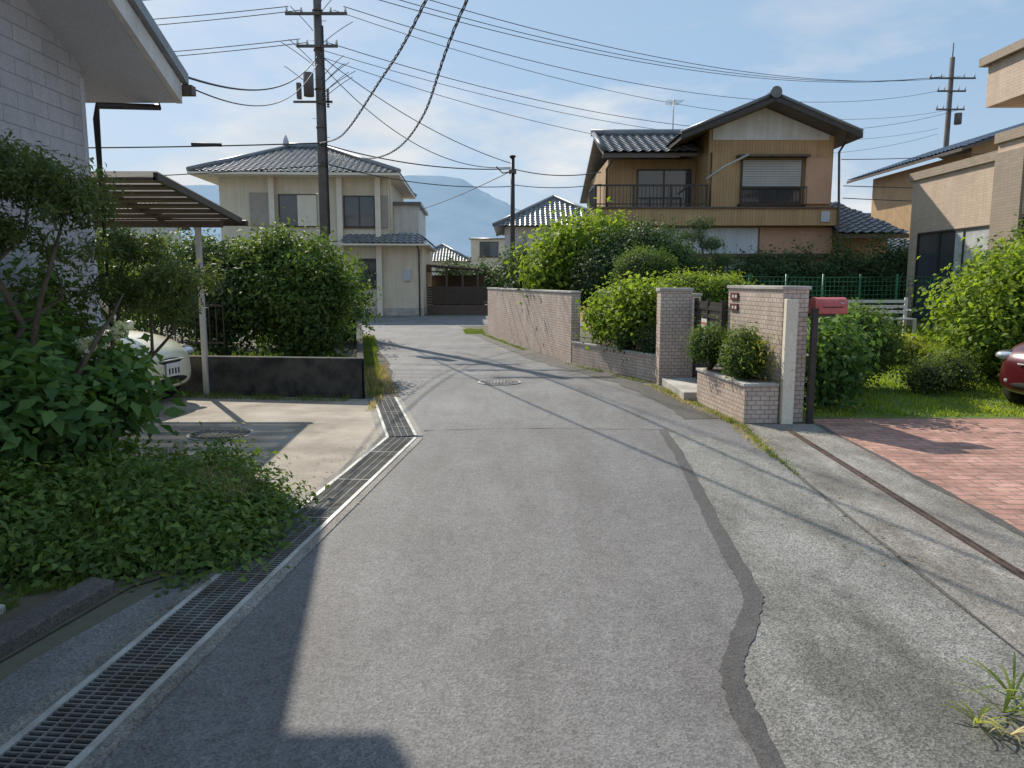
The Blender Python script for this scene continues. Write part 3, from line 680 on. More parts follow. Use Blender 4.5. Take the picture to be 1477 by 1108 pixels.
tube('downpipe', [(4.7,-.8,3.2),(4.75,-.07,3.0),(4.75,-.07,0)], .035, M['brownmetal'], ch)

# ------------------------------------------------------------------ right modern tiled house
mh = empty('beige_tiled_house')
box('wing_wall', 10.4,17,16.3,20.2,0,4.15, M['housetile'], mh)
box('wing_parapet', 10.33,17,16.25,20.3,4.15,4.35, M['housetile_d'], mh)
box('near_wall', 10.05,17,11.5,16.2,0,4.4, M['housetile'], mh)
box('near_wall_pilaster', 10.0,10.048,15.3,16.2,0,4.2, M['housetile_d'], mh)
box('near_parapet', 9.98,17,11.4,16.24,4.4,4.6, M['housetile_d'], mh)
box('upper_box', 9.95,17,11.5,16.6,5.2,6.05, M['housetile'], mh)
box('upper_cornice', 9.83,17,11.4,16.75,6.05,6.22, M['housetile_d'], mh)
box('upper_recess', 10.7,17,12,16.3,4.61,5.198, M['housetile'], mh)
NW = (-1,0,0); YA = (0,1,0)
window(mh, (10.4,16.7,.65), YA, NW, 3.0, 2.15, fm=M['darkmetal'], sash=3, curtain=.45, name='patio_door')
window(mh, (10.7,14.6,4.7), YA, NW, 1.3, .42, fm=M['darkmetal'], sash=2, name='upper_window')
window(mh, (10.05,13.2,.9), YA, NW, 2.0, 2.0, fm=M['darkmetal'], sash=2, name='side_window')
def simple_house(name, x0, x1, y0, y1, h, rh, wall, roof, axis='x', oh=.6):
    e = empty(name)
    box('walls', x0,x1,y0,y1,0,h, wall, e)
    xm = (x0+x1)/2; ym = (y0+y1)/2
    if axis == 'x':
        tile_roof('front_roof', (x0-oh,y0-oh,h),(x1+oh,y0-oh,h),(x1+oh,ym,rh),(x0-oh,ym,rh), roof, e)
        tile_roof('back_roof', (x1+oh,y1+oh,h),(x0-oh,y1+oh,h),(x0-oh,ym,rh),(x1+oh,ym,rh), roof, e)
        obj('gables', [(x0,y0,h),(x0,y1,h),(x0,ym,rh-.05),(x1,y0,h),(x1,y1,h),(x1,ym,rh-.05)], [(0,1,2),(3,5,4)], wall, e)
        tube('ridge', [(x0-oh,ym,rh+.1),(x1+oh,ym,rh+.1)], .13, roof, e)
    elif axis == 'g':
        for ex in (x0-oh, x1+oh):
            slab('deck', [(ex,y0-oh,h),(ex,y1+oh,h),(xm,y1+oh,rh),(xm,y0-oh,rh)], .12, M['brownmetal'], e)
            tile_roof('slope', *( ((ex,y0-oh,h+.01),(ex,y1+oh,h+.01),(xm,y1+oh,rh+.01),(xm,y0-oh,rh+.01)) if ex < xm else ((ex,y1+oh,h+.01),(ex,y0-oh,h+.01),(xm,y0-oh,rh+.01),(xm,y1+oh,rh+.01)) ), roof, e)
        gh = h+(rh-h)*oh/(xm-x0+oh)-.12
        obj('gable', [(x0,y0+.001,h),(x1,y0+.001,h),(x1,y0+.001,gh),(xm,y0+.001,rh-.12),(x0,y0+.001,gh)], [(0,1,2,3,4)], wall, e)
    else:
        r1 = V((xm,y0+(x1-x0)*.4,rh)); r2 = V((xm,y1-(x1-x0)*.4,rh))
        A_,B_,C_,D_ = V((x0-oh,y0-oh,h)),V((x1+oh,y0-oh,h)),V((x1+oh,y1+oh,h)),V((x0-oh,y1+oh,h))
        tile_roof('f', A_,B_,r1,r1, roof, e); tile_roof('r', B_,C_,r2,r1, roof, e); tile_roof('b', C_,D_,r2,r2, roof, e); tile_roof('l', D_,A_,r1,r2, roof, e)
        for p, q in ((A_,r1),(B_,r1),(C_,r2),(D_,r2)): tube('hip', [p+V((0,0,.06)),q+V((0,0,.06))], .1, roof, e)
    k = int((x1-x0)//2.6)
    for i in range(k):
        for zz in ([.9, 3.5] if h > 4.5 else [.9]):
            window(e, (x0+.7+i*2.6,y0,zz), (1,0,0), NF, 1.5, 1.2, sash=2)
    return e
simple_house('grey_roof_house', -.4,5.2,42,50,4.5,6.3, M['white'], M['roofgrey'], 'h')
simple_house('distant_house', -9.0,-4.3,72,80,3.4,5.0, M['white'], M['roofgrey'], 'h')
simple_house('distant_house', -3.3,2.0,62,70,4.9,5.0, M['cream'], M['roofgrey'], 'x', .2)
simple_house('distant_house', -14,-10,80,88,3.6,5.0, M['cream'], M['roofblack'], 'h')
simple_house('distant_house', -32,-24,48,56,5.2,7, M['white'], M['roofgrey'], 'x')
simple_house('distant_house', 16.5,21,33,41,2.8,4.2, M['white'], M['roofblue'], 'x')
simple_house('blue_roof_house', 17.6,24,30,38,6.5,7.9, M['brownwall'], M['roofblue'], 'g', .9)
simple_house('distant_house', 22,32,60,70,5,7, M['cream'], M['roofgrey'], 'x')
dc = empty('distant_carport')
slab('roof', [(-5.4,38,2.5),(-1.6,38,2.2),(-1.6,44,2.2),(-5.4,44,2.5)], .08, M['brownmetal'], dc)
for x in (-5.3,-4.3,-3.3,-2.5,-1.75): box('post', x,x+.08,38.1,38.2,0,2.22, M['brownmetal'], dc)
boxes('roof_ribs', [(x,x+.05,38,44,2.05,2.11) for x in np.arange(-5.3,-1.7,.5)], M['frame'], dc)
box('rear_wall', -5.4,-1.6,43.9,44,0,1.9, M['frame'], dc)
df = empty('boundary_wall')
box('wall', -4.0,-.6,36.2,36.35,0,.45, M['brownmetal'], df)
boxes('slats', [(-4.0,-.6,36.25,36.3,z,z+.1) for z in np.arange(.5,1.25,.12)], M['frame'], df)

def lawnz(x, y): return np.clip((y-9.3)/7, 0, 1)*.42
gx = np.linspace(3.35,10.38,14); gy = np.linspace(8.72,21,26)
vs = [(x,y,float(lawnz(x,y))+.01) for y in gy for x in gx]; fs = [(j*14+i,j*14+i+1,(j+1)*14+i+1,(j+1)*14+i) for j in range(25) for i in range(13)]
obj('lawn', vs, fs, M['lawn'], None, recalc=False)
grass('lawn_grass', [(6.85,8.8,6.85,20,3.4)], 80000, .045, M['lawnblade'], zf=lambda x,y: lawnz(x,y)+.01, width=.01)
nf = empty('green_net_fence')
for x in np.arange(4.6,10.3,.85): tube('post', [(x,17.6,.4),(x,17.6,1.75)], .025, M['leafgreen'], nf, 6)
for z in np.arange(.7,1.75,.1): tube('line', [(4.6,17.58,z),(7.2,17.58,z-.03),(10.3,17.58,z)], .006, M['leafgreen'], nf, 4)
boxes('net_strands', [(x,x+.008,17.575,17.583,.6,1.66) for x in np.arange(4.6,10.3,.1)], M['leafgreen'], nf)
bn = empty('garden_bench')
bx, by, bz = 7.6, 15.6, .4
boxes('seat', [(bx-.7,bx+.7,by+i*.1,by+i*.1+.08,bz+.4,bz+.43) for i in range(4)], M['white'], bn)
boxes('backrest', [(bx-.7,bx+.7,by+.42,by+.45,bz+.52+i*.11,bz+.58+i*.11) for i in range(3)]+[(bx-.7,bx-.64,by+.4,by+.44,bz,bz+.85),(bx+.64,bx+.7,by+.4,by+.44,bz,bz+.85)], M['white'], bn)
boxes('legs', [(bx-.7,bx-.64,by,by+.05,bz,bz+.4),(bx+.64,bx+.7,by,by+.05,bz,bz+.4),(bx-.7,bx-.64,by,by+.42,bz+.58,bz+.61),(bx+.64,bx+.7,by,by+.42,bz+.58,bz+.61)], M['white'], bn)

# ------------------------------------------------------------------ poles and wires
up = empty('utility_pole')
PX, PY = -5.7, 23.5
tube('shaft', [(PX,PY,0),(PX,PY,10.6)], [.15,.115], M['poleconc'], up, 16)
for z, w in ((10.3,1.0),(9.3,.9),(8.4,.6)):
    box('crossarm', PX-w,PX+w,PY-.2,PY-.12,z-.035,z+.035, M['poleconc'], up)
    for k in (-1,-.5,.5,1):
        tube('insulator', [(PX+k*w*.95,PY-.16,z+.04),(PX+k*w*.95,PY-.16,z+.17)], [.04,.025], M['white'], up)
tube('transformer', [(PX-.24,PY-.35,6.95),(PX-.24,PY-.35,7.6)], .15, M['poleconc'], up, 14)
box('switch_box', PX-.62,PX-.5,PY-.3,PY-.15,6.9,7.35, M['poleconc'], up, .01)
box('bracket', PX-.75,PX+.4,PY-.2,PY-.15,6.8,6.86, M['poleconc'], up)
for i in range(9): tube('insulator_stack', [(PX+.3,PY-.3,6.65+i*.06),(PX+.3,PY-.3,6.69+i*.06)], [.05,.03], M['darkmetal'], up, 8)
for i in range(14):
    s = 1 if i % 2 else -1
    tube('step', [(PX,PY,2+i*.55),(PX+s*.25,PY,2+i*.55)], .01, M['steel'], up, 5)
tube('riser', [(PX+.17,PY-.05,3),(PX+.15,PY-.05,9)], .025, M['wire'], up, 6)
for k in range(12):
    z = 7.2+RD.random()*2.6; sx = RD.choice((-1,1)); r_ = RD.uniform(.25,.55)
    tube('jumper', [(PX+sx*(r_*(1-math.cos(t))+.1), PY-.2-.1*math.sin(t), z+.35*math.sin(t-1.5)) for t in np.linspace(0, 2.6, 9)], .01, M['wire'], up, 5)
for k in range(5): tube('clamp', [(PX,PY,5.0+k*1.1),(PX,PY,5.06+k*1.1)], .15, M['brownmetal'], up, 14)
p2 = empty('slim_utility_pole')
tube('shaft', [(.02,25,0),(.02,25,5.5)], [.09,.065], M['darkmetal'], p2, 12)
box('band', -.1,.14,24.88,25.12,5.0,5.1, M['brownmetal'], p2)
tube('cap', [(.02,25,5.5),(.02,25,5.56)], .1, M['darkmetal'], p2)
tube('hook', [(-.5,24.9,5.2),(-.3,24.9,5.0),(0,24.95,5.05)], .02, M['darkmetal'], p2, 6)
p3 = empty('far_utility_pole')
tube('shaft', [(24.9,45,0),(24.9,45,14.1)], [.18,.13], M['poleconc'], p3, 12)
for z, w in ((12.9,1.3),(12.2,.8),(11.2,.8)):
    box('crossarm', 24.9-w,24.9+w,44.8,44.9,z,z+.08, M['poleconc'], p3)
    for k in (-.95,-.5,.5,.95): tube('insulator', [(24.9+k*w,44.85,z+.08),(24.9+k*w,44.85,z+.28)], .045, M['white'], p3, 6)
tube('lightning_rod', [(24.9,45,14.1),(24.9,45,14.9)], .03, M['poleconc'], p3)
tube('transformer', [(25.3,44.7,10.4),(25.3,44.7,11.0)], .2, M['poleconc'], p3)

def wires(name, lst, mat):
    cu = bpy.data.curves.new(name, 'CURVE'); cu.dimensions = '3D'; cu.bevel_depth = 1; cu.bevel_resolution = 1
    for p0, p1, sag, r in lst:
        p0 = V(p0); p1 = V(p1); n = 28
        s = cu.splines.new('POLY'); s.points.add(n)
        for i in range(n+1):
            t = i/n; p = p0.lerp(p1, t); p.z -= 4*sag*t*(1-t)
            s.points[i].co = (*p, 1); s.points[i].radius = r
    cu.materials.append(mat)
    o = bpy.data.objects.new(name, cu); scene.collection.objects.link(o); return o
W = []
RP = (24.9, 44.85)
for dx, z, zr in ((-.9,10.45,13.0),(-.45,10.5,13.05),(.5,10.5,13.05)):
    W.append(((PX+dx,PY-.16,z),(RP[0]+dx,RP[1],zr),1.3,.012))
W += [((PX+.8,PY-.16,9.5),(24.4,44.85,12.3),1.5,.011),((PX+.5,PY-.16,9.4),(25.3,44.85,11.3),1.6,.009),
      ((PX+.3,PY-.16,8.5),(25.3,44.85,11.2),1.8,.011),((PX+.1,PY-.16,8.3),(24.3,44.85,10.2),1.5,.009),((PX+.1,PY-.16,8.1),(24.3,44.85,9.9),1.9,.009)]
for dx, z in ((-.9,10.45),(-.5,10.1),(-.8,9.5),(-.4,9.4),(-.5,8.6),(-.3,8.5)):
    W.append(((PX+dx,PY-.16,z),(-34,26+dx*2,z+.3),.7,.012))
W += [((PX+.4,PY-.16,10.45),(8,-14,10.3),.9,.01),((PX-.1,PY-.16,10.45),(6.5,-14,10.4),.9,.01),((PX+.1,PY-.16,9.5),(7,-14,9.4),1.0,.01)]
W += [((PX,PY-.2,5.65),(-32,18,5.4),.4,.02),((PX,PY-.2,5.0),(-30,20,4.3),.4,.015),
      ((PX,PY-.2,5.65),(.02,25,5.15),.25,.018),((.02,25,5.15),(2.7,23.6,4.85),.15,.016),((PX,PY-.2,5.1),(.02,25,4.6),.25,.014),
      ((.02,25,4.65),(2.7,23.6,4.5),.1,.013),((PX,PY-.2,8.2),(.02,25,5.3),.35,.012),((PX,PY-.2,8.0),(.02,25,5.2),.9,.012),
      ((.02,25,5.1),(-12,60,6.5),.6,.013),
      ((9.6,22.8,5.1),(26,30,7.8),.4,.012),((9.7,22.8,4.35),(26,26,5.0),.2,.013),((9.7,22.8,4.0),(26,26,4.4),.2,.013)]
wires('power_lines', W, M['wire'])
wires('service_drop', [((PX,PY-.2,8.1),(-3.67,8.98,3.88),.45,.014),((PX,PY-.2,7.9),(-3.67,8.98,3.78),.6,.009)], M['wire'])
def twisted(name, ctrl, r=.008, tw=.016):
    P = [V(p) for p in ctrl]; Q = []
    for i in range(len(P)-1):
        p0 = P[max(i-1,0)]; p1 = P[i]; p2_ = P[i+1]; p3_ = P[min(i+2,len(P)-1)]
        for k in range(40):
            t = k/40; Q.append(.5*((2*p1)+(p2_-p0)*t+(2*p0-5*p1+4*p2_-p3_)*t*t+(3*p1-p0-3*p2_+p3_)*t**3))
    cu = bpy.data.curves.new(name, 'CURVE'); cu.dimensions = '3D'; cu.bevel_depth = r; cu.bevel_resolution = 1
    for ph in (0, 2.09, 4.18):
        s = cu.splines.new('POLY'); s.points.add(len(Q)-1)
        for i, q in enumerate(Q):
            an = i*.7+ph; s.points[i].co = (q.x+tw*math.cos(an), q.y, q.z+tw*math.sin(an), 1)
    cu.materials.append(M['wire']); o = bpy.data.objects.new(name, cu); scene.collection.objects.link(o)
twisted('twisted_cable', [(PX,PY-.2,5.65),(-4.0,18.5,5.0),(-2.3,13.5,4.9),(-1.02,9.8,5.05),(1.5,2,5.9),(3.5,-5,7)])
twisted('twisted_cable', [(PX,PY-.2,5.6),(-4.3,22.2,5.05),(-2.9,19,4.7),(-1.7,15,4.7),(-.52,9.8,5.05),(1.9,2,5.9),(3.9,-5,7)])
sc = empty('cable_closure'); tube('closure', [(-9.2,22.5,5.48),(-8.4,22.7,5.49)], .05, M['wire'], sc, 8)

# ------------------------------------------------------------------ vegetation
def branches(parent, base, tips, r0=.05, mat=None, wob=.12, name='branch'):
    base = V(base)
    for t in tips:
        t = V(t); pts = [base]; k = 6
        for i in range(1, k):
            q = base.lerp(t, i/k); q += V((RD.uniform(-wob,wob), RD.uniform(-wob,wob), RD.uniform(0,wob)))*math.sin(math.pi*i/k); pts.append(q)
        pts.append(t); tube(name, pts, [r0*(1-.85*i/k) for i in range(k+1)], mat or M['bark'], parent, 7)

t1 = empty('podocarpus_tree')
branches(t1, (-3.85,5.6,0), [(-3.4,5.5,2.3),(-3.95,5.8,2.4),(-3.1,5.4,2.1),(-4.1,5.3,2.1),(-3.5,5.9,1.7),(-3.0,5.9,1.5)], .045, wob=.2)
leaves('foliage', [(-3.3,5.5,2.28,.36,.4,.17),(-3.75,5.6,2.42,.36,.4,.18),(-4.0,5.4,2.1,.3,.35,.2),(-3.02,5.35,2.1,.22,.3,.12),(-3.7,5.5,1.95,.32,.3,.09),(-3.35,5.8,1.8,.22,.2,.06)], 12000, .06, M['leaf_olive'], t1, aspect=.28, per=40, spread=.045, shell=.3)
t2 = empty('podocarpus_tree')
branches(t2, (-3.9,7.3,0), [(-3.2,7.2,1.7),(-3.6,7.3,1.95),(-2.95,7.1,1.6),(-3.8,7.5,2.1)], .03, wob=.12)
leaves('foliage', [(-3.1,7.1,1.62,.42,.35,.13),(-3.6,7.3,1.92,.33,.35,.13),(-3.75,7.3,1.5,.3,.35,.13),(-3.25,7.2,1.34,.26,.3,.08)], 10000, .055, M['leaf_olive'], t2, aspect=.28, per=40, spread=.045, shell=.3)
hy = empty('hydrangea_bush')
branches(hy, (-3.7,5.2,0), [(-3.6,5.2,1.1),(-3.4,5.1,.95),(-3.3,5.3,.9),(-3.8,5.0,1.2),(-3.6,5.6,1.1),(-3.1,5.6,.6)], .015)
leaves('leaves', [(-3.75,5.2,.9,.42,.45,.33),(-3.4,5.35,.6,.38,.4,.34),(-3.8,4.9,.7,.45,.5,.42),(-3.15,5.9,.62,.3,.4,.26),(-3.3,6.2,.85,.28,.35,.2),(-3.8,5.9,1.0,.28,.4,.3)], 4600, .13, M['leaf_hyd'], hy, aspect=.55, per=6, spread=.09, up=.8, shell=.3)
leaves('flower_heads', [(-3.05,5.9,1.22,.07,.07,.06),(-3.2,5.7,1.12,.05,.05,.05)], 380, .03, M['flower'], hy, aspect=.9, per=10, spread=.014)
branches(hy, (-3.4,5.6,.5), [(-3.05,5.9,1.2),(-3.2,5.7,1.1)], .01, wob=.03)
sb = empty('shrub')
leaves('leaves', [(-4.0,6.4,.9,.35,.5,.6),(-4.1,5.0,1.3,.3,.5,.4),(-4.2,6.9,1.1,.25,.4,.7)], 7000, .07, M['leaf_mid'], sb)

iv = empty('ivy_ground_cover')
leaves('ivy', [(-2.4,4.75,.05,.75,.65,.2),(-1.95,4.55,.02,.5,.5,.13),(-3.1,4.6,.08,.7,.7,.32),(-2.5,5.4,.08,.7,.6,.24),(-2.0,5.0,.0,.5,.4,.15),(-1.7,4.3,.0,.3,.35,.09),(-2.4,4.1,0,.5,.35,.13),(-3.3,5.3,.1,.6,.6,.36)], 52000, .05, M['leaf_ivy'], iv, per=12, spread=.06, shell=.6, lump=.36, up=.8, aspect=.55)
ellip('soil_mound', (-2.75,4.9,-.03), (1.1,.85,.2), M['core'], iv, lump=.1)
leaves('ferns', [(-3.1,4.0,.08,.55,.3,.14),(-3.3,4.3,.1,.4,.4,.2),(-2.3,4.2,.05,.5,.3,.12),(-2.0,5.2,.08,.3,.4,.14),(-2.6,4.8,.25,.5,.4,.1)], 9000, .075, M['leaf_mid'], iv, per=14, spread=.055, aspect=.2, up=.2)
def moundz(x, y): return np.clip(.22*(1-((x+2.75)/1.2)**2-((y-4.9)/1.0)**2), 0, .22)
def sprays(name, regions, n, L, mat, w=.0022, seed=3):
    # thin arching stems, 4 segments each, as ONE mesh
    g = np.random.default_rng(seed); Ps = []; tn = []
    R_ = np.array(regions, float)
    for i in range(n):
        r = R_[g.integers(0, len(R_))]; t = g.random(); dx, dy = r[2]-r[0], r[3]-r[1]; ln = math.hypot(dx, dy); off = g.normal()*r[4]*.6
        x = r[0]+dx*t-dy/ln*off; y = r[1]+dy*t+dx/ln*off; z = float(moundz(x, y)); an = g.random()*6.283; l = L*(.5+g.random()*.8); e0 = 1.0+.5*g.random(); bend = 1.2+1.4*g.random(); tt = g.random()
        p = np.array([x, y, z]); ax = np.array([-math.sin(an), math.cos(an), 0])*w; S_ = 5
        for k in range(S_):
            el_ = e0 - bend*k/S_; q = p + np.array([math.cos(an)*math.cos(el_), math.sin(an)*math.cos(el_), math.sin(el_)])*l/S_
            a0 = ax*(1-k/S_*.8); a1 = ax*(1-(k+1)/S_*.8)
            Ps.append([p-a0, p+a0, q+a1, q-a1]); tn.append(tt); p = q
    return quadmesh(name, np.array(Ps), np.array(tn), mat)
sprays('dry_grass', [(-2.7,6.2,-2.1,5.3,.2),(-2.2,5.4,-1.85,4.9,.12)], 900, .26, M['dryleaf'], .002, 3)
sprays('long_grass', [(-2.9,6.2,-1.9,4.8,.35),(-3.2,4.4,-1.8,4.2,.25)], 1500, .2, M['grassblade'], .0028, 4)
grass('kerb_grass', [(-2.6,3.75,-2.2,3.95,.12),(-2.75,2.85,-2.5,3.6,.08),(-3.6,2.8,-2.5,2.75,.12)], 5000, .05, M['grassblade'], lean=1.3, width=.0025)
kb = empty('garden_kerb')
obj('edge_block', [(-2.35,2.9,0),(-2.2,2.9,0),(-2.05,3.75,0),(-2.2,3.8,0),(-2.35,2.9,.07),(-2.2,2.9,.07),(-2.05,3.75,.07),(-2.2,3.8,.07)], BF, M['asphalt_edge'], kb, bevel=.01)
obj('slab', [(-3.3,3.0,0),(-2.6,2.95,0),(-2.45,3.5,0),(-3.3,3.6,0),(-3.3,3.0,.05),(-2.6,2.95,.05),(-2.45,3.5,.05),(-3.3,3.6,.05)], BF, M['concrete_l'], kb, bevel=.01)
obj('edge_block', [(-2.45,1.2,0),(-2.3,1.2,0),(-2.2,2.88,0),(-2.35,2.88,0),(-2.45,1.2,.07),(-2.3,1.2,.07),(-2.2,2.88,.07),(-2.35,2.88,.07)], BF, M['asphalt_edge'], kb, bevel=.01)
flat('garden_soil', [(-2.2,2.8),(-2.0,3.8),(-1.6,4.3),(-1.62,5.2),(-2.6,6.5),(-4.5,6.9),(-4.5,1),(-2.36,1)], .009, M['soil'])

def bush(name, blobs, n, size, mat, **k):
    e = empty(name); b0 = blobs[0]
    tips = [(b[0],b[1],b[2]) for b in blobs]
    gz_ = k.pop('gz', 0)
    branches(e, (b0[0],b0[1],gz_), tips + [(b[0]+b[3]*.5,b[1],b[2]+b[5]*.4) for b in blobs], .04, wob=.15)
    leaves('foliage', blobs, n, size, mat, e, **k); return e
bush('camellia_bush', [(-3.8,13.0,1.3,.95,.9,.8),(-3.4,12.6,.95,.65,.7,.7),(-4.3,13.2,1.8,.5,.6,.5),(-3.5,13.2,1.85,.4,.5,.42),(-3.0,12.8,1.5,.3,.4,.4),(-3.95,13,2.1,.28,.4,.3)], 28000, .08, M['leaf_mid'], core=.5, lump=.34, shell=.4)
bush('garden_shrub', [(-4.9,12.9,1.2,.6,.6,.8),(-5.3,13.4,1.8,.6,.6,.5)], 12000, .08, M['leaf_dark'], core=.5)
bush('garden_shrub', [(-7.0,12.8,1.3,.8,.6,.9),(-7.9,12.8,1.6,.9,.6,1.0)], 9000, .08, M['leaf_mid'], core=.5)
bush('garden_shrub', [(-5.0,17.5,1.1,1.2,1.2,1.1),(-4.5,20,1.0,.6,1.5,.9),(-7.5,18,1.3,1.8,1.2,1.2),(-10.5,19,1.5,2,1.2,1.2)], 22000, .12, M['leaf_mid'], core=.6)
grass('back_grass', [(-6.5,11.9,-3,11.6,.5),(-7,14,-3.5,14,2)], 14000, .14, M['lawnblade'], width=.012)
grass('verge_weeds', [(-1.85,10.3,-2.2,12.0,.1),(-2.2,12,-3.2,17,.14),(-3.2,17,-4.2,22,.2),(-2.2,10.05,-6,10.6,.12)], 9000, .08, M['grassblade'], width=.004)
grass('verge_dry_weeds', [(-1.85,10.6,-2.6,14.0,.22),(-1.8,10.2,-1.75,9.2,.06)], 2500, .09, M['dryleaf'], width=.004)
grass('wall_foot_weeds', [(1.7,12.75,2.2,11.7,.04),(2.15,11.5,2.38,10,.04),(2.38,10.1,2.52,8.4,.05),(2.55,8.35,2.38,6.7,.03),(2.4,6.8,2.37,6.1,.015),(1.05,14.6,1.6,13.2,.03),(-.85,22.6,.3,17.5,.06),(-1.1,22.8,-1.3,25,.3)], 11000, .042, M['grassblade'], width=.0035, lean=1.5)
grass('dry_wall_foot_weeds', [(2.1,11.7,2.5,8.5,.09),(2.5,8.4,2.4,7,.07)], 1500, .04, M['dryleaf'], width=.004, lean=1.4)
litter('leaf_litter', [(-1.75,4.4,-1.5,7.2,.2),(2.2,4.0,2.5,8.2,.12),(-2.6,6.2,-4.2,8.5,.5),(-1.7,10,-3.5,18,.3),(2.3,8.7,.7,15,.2)], 900, .025, M['litter'])
litter('road_debris', [(-.9,2.0,1.0,9,.9),(.5,2,2.6,9,.6)], 200, .01, M['litter'])

bush('fig_tree', [(1.15,18.8,2.0,.7,.7,.7),(1.75,18.2,2.4,.7,.7,.55),(.95,18.2,1.75,.45,.5,.5),(2.3,18.6,2.5,.5,.6,.45)], 11000, .14, M['leaf_bright'], per=12, core=.4)
bush('dark_tall_shrub', [(.25,21.5,1.9,.5,.5,.7),(.5,20.6,1.6,.5,.5,.6)], 6000, .09, M['leaf_dark'], core=.5)
bush('camphor_bush', [(2.4,17.4,1.85,.8,.9,.9),(3.05,17.4,2.1,.75,.9,.8),(3.65,17.6,1.75,.65,.8,.75),(1.9,17,1.6,.5,.6,.7)], 30000, .075, M['leaf_dark'], core=.75, lump=.12)
bush('clipped_shrub', [(2.6,15.0,1.82,.6,.55,.36),(2.6,15.0,1.5,.58,.5,.4)], 16000, .045, M['leaf_mid'], core=.85, lump=.06, shell=.8)
bush('azalea_bush', [(3.2,13.9,1.3,.7,.5,.42),(3.8,14.0,1.3,.65,.5,.38),(2.9,13.7,1.2,.4,.4,.35)], 18000, .045, M['leaf_bright'], core=.85, lump=.06, shell=.8)
bush('leafy_planter_shrub', [(2.0,13.25,1.0,.33,.42,.42),(2.3,12.75,1.05,.3,.35,.4),(1.7,13.85,.95,.26,.35,.38),(2.15,13.0,1.3,.33,.35,.22)], 8000, .085, M['leaf_bright'], per=10, gz=.37, core=.4)
bush('dark_planter_shrub', [(2.3,12.4,.66,.2,.22,.22),(2.0,13.0,.6,.16,.2,.16)], 4200, .045, M['leaf_dark'], gz=.37, core=.6)
bush('clipped_planter_shrub', [(2.55,9.75,.8,.22,.22,.2)], 5500, .034, M['leaf_mid'], core=.75, gz=.45, lump=.1, shell=.75)
bush('clipped_planter_shrub', [(2.78,9.05,.76,.24,.24,.25),(2.7,8.85,.66,.16,.16,.18)], 7500, .034, M['leaf_mid'], core=.7, gz=.45, lump=.12, shell=.7)
leaves('planter_lily', [(2.95,8.7,.66,.08,.08,.2)], 300, .09, M['leaf_red'], None, aspect=.16, per=8)
bush('garden_round_shrub', [(4.85,10.6,.75,.48,.5,.5),(4.45,10.3,.58,.38,.4,.4)], 16000, .05, M['leaf_mid'], core=.7, lump=.16)
bush('broadleaf_plant', [(4.0,9.5,.7,.33,.35,.4),(3.85,9.6,.4,.3,.3,.3)], 3000, .1, M['leaf_hyd'], per=6)
bush('citrus_shrub', [(7.15,11.5,1.15,.55,.7,.45),(7.7,11.6,1.45,.65,.7,.55),(6.85,11.0,.75,.34,.5,.4),(7.8,11,.8,.6,.6,.6)], 16000, .095, M['leaf_bright'], core=.4, per=12, lump=.32)
bush('citrus_shrub', [(8.9,13.4,1.5,.8,.8,.8),(8.4,13.0,1.2,.5,.6,.6)], 11000, .085, M['leaf_mid'], core=.6)
bush('low_shrub', [(5.75,10.4,.3,.32,.3,.22),(6.15,10.6,.36,.32,.3,.26)], 6000, .045, M['leaf_olive'], core=.6)
bush('low_shrub', [(6.1,12.8,.42,.45,.3,.2),(6.7,12.8,.42,.35,.3,.2)], 5000, .05, M['leaf_red'], core=.6)
bush('garden_shrub', [(5.0,16.5,.9,.55,.5,.5)], 5000, .08, M['leaf_mid'], core=.6)
bush('dark_hedge', [(6.6,20.9,1.3,.9,.7,1.0),(7.8,20.9,1.4,.9,.7,1.0),(9.0,21,1.5,.9,.7,1.0),(10.3,21.2,1.6,.9,.7,1.05),(5.4,20.9,1.2,.8,.6,.95),(11.4,21.5,1.5,.9,.7,1.1)], 36000, .09, M['leaf_dark'], core=.7)
e = empty('cloud_pruned_pine')
branches(e, (4.6,19.0,0), [(4.4,19,2.7),(4.9,19,2.5),(4.2,19,2.35),(4.6,19,3.0),(5.1,19,2.1)], .06, wob=.2)
leaves('foliage', [(4.4,19,2.7,.35,.3,.12),(4.9,19,2.5,.35,.3,.12),(4.15,19,2.3,.3,.3,.1),(4.65,19,3.0,.3,.3,.13),(5.2,19,2.1,.35,.3,.12),(4.5,19,2.0,.5,.3,.15)], 9000, .08, M['leaf_dark'], e, aspect=.15, per=25, spread=.05)
bush('climbing_plant', [(9.95,16.4,1.2,.15,.3,.9)], 1500, .06, M['leaf_mid'])
bush('background_tree', [(-2.2,50,1.5,1.2,1.2,1.2),(-.6,49,1.3,1.2,1.2,1.0),(-3.8,48,1.6,1.0,1,1.1)], 8000, .18, M['leaf_dark'], core=.7)
bush('background_trees', [(x, 56+RD.random()*10, 1.2+RD.random(), 3.0, 2, 2.2) for x in range(-60,-16,4)], 24000, .35, M['leaf_dark'], core=.7)
bush('background_trees', [(x, 52+RD.random()*10, 1.0+RD.random()*1.3, 3.0, 2, 2.0) for x in range(10,60,4)], 24000, .35, M['leaf_dark'], core=.7)
bush('hedge', [(-13.5,33.5,1,1.5,1,1.3),(-11.5,33,1.0,1.5,1,1.2)], 8000, .15, M['leaf_mid'], core=.6)
fw = empty('foreground_weed')
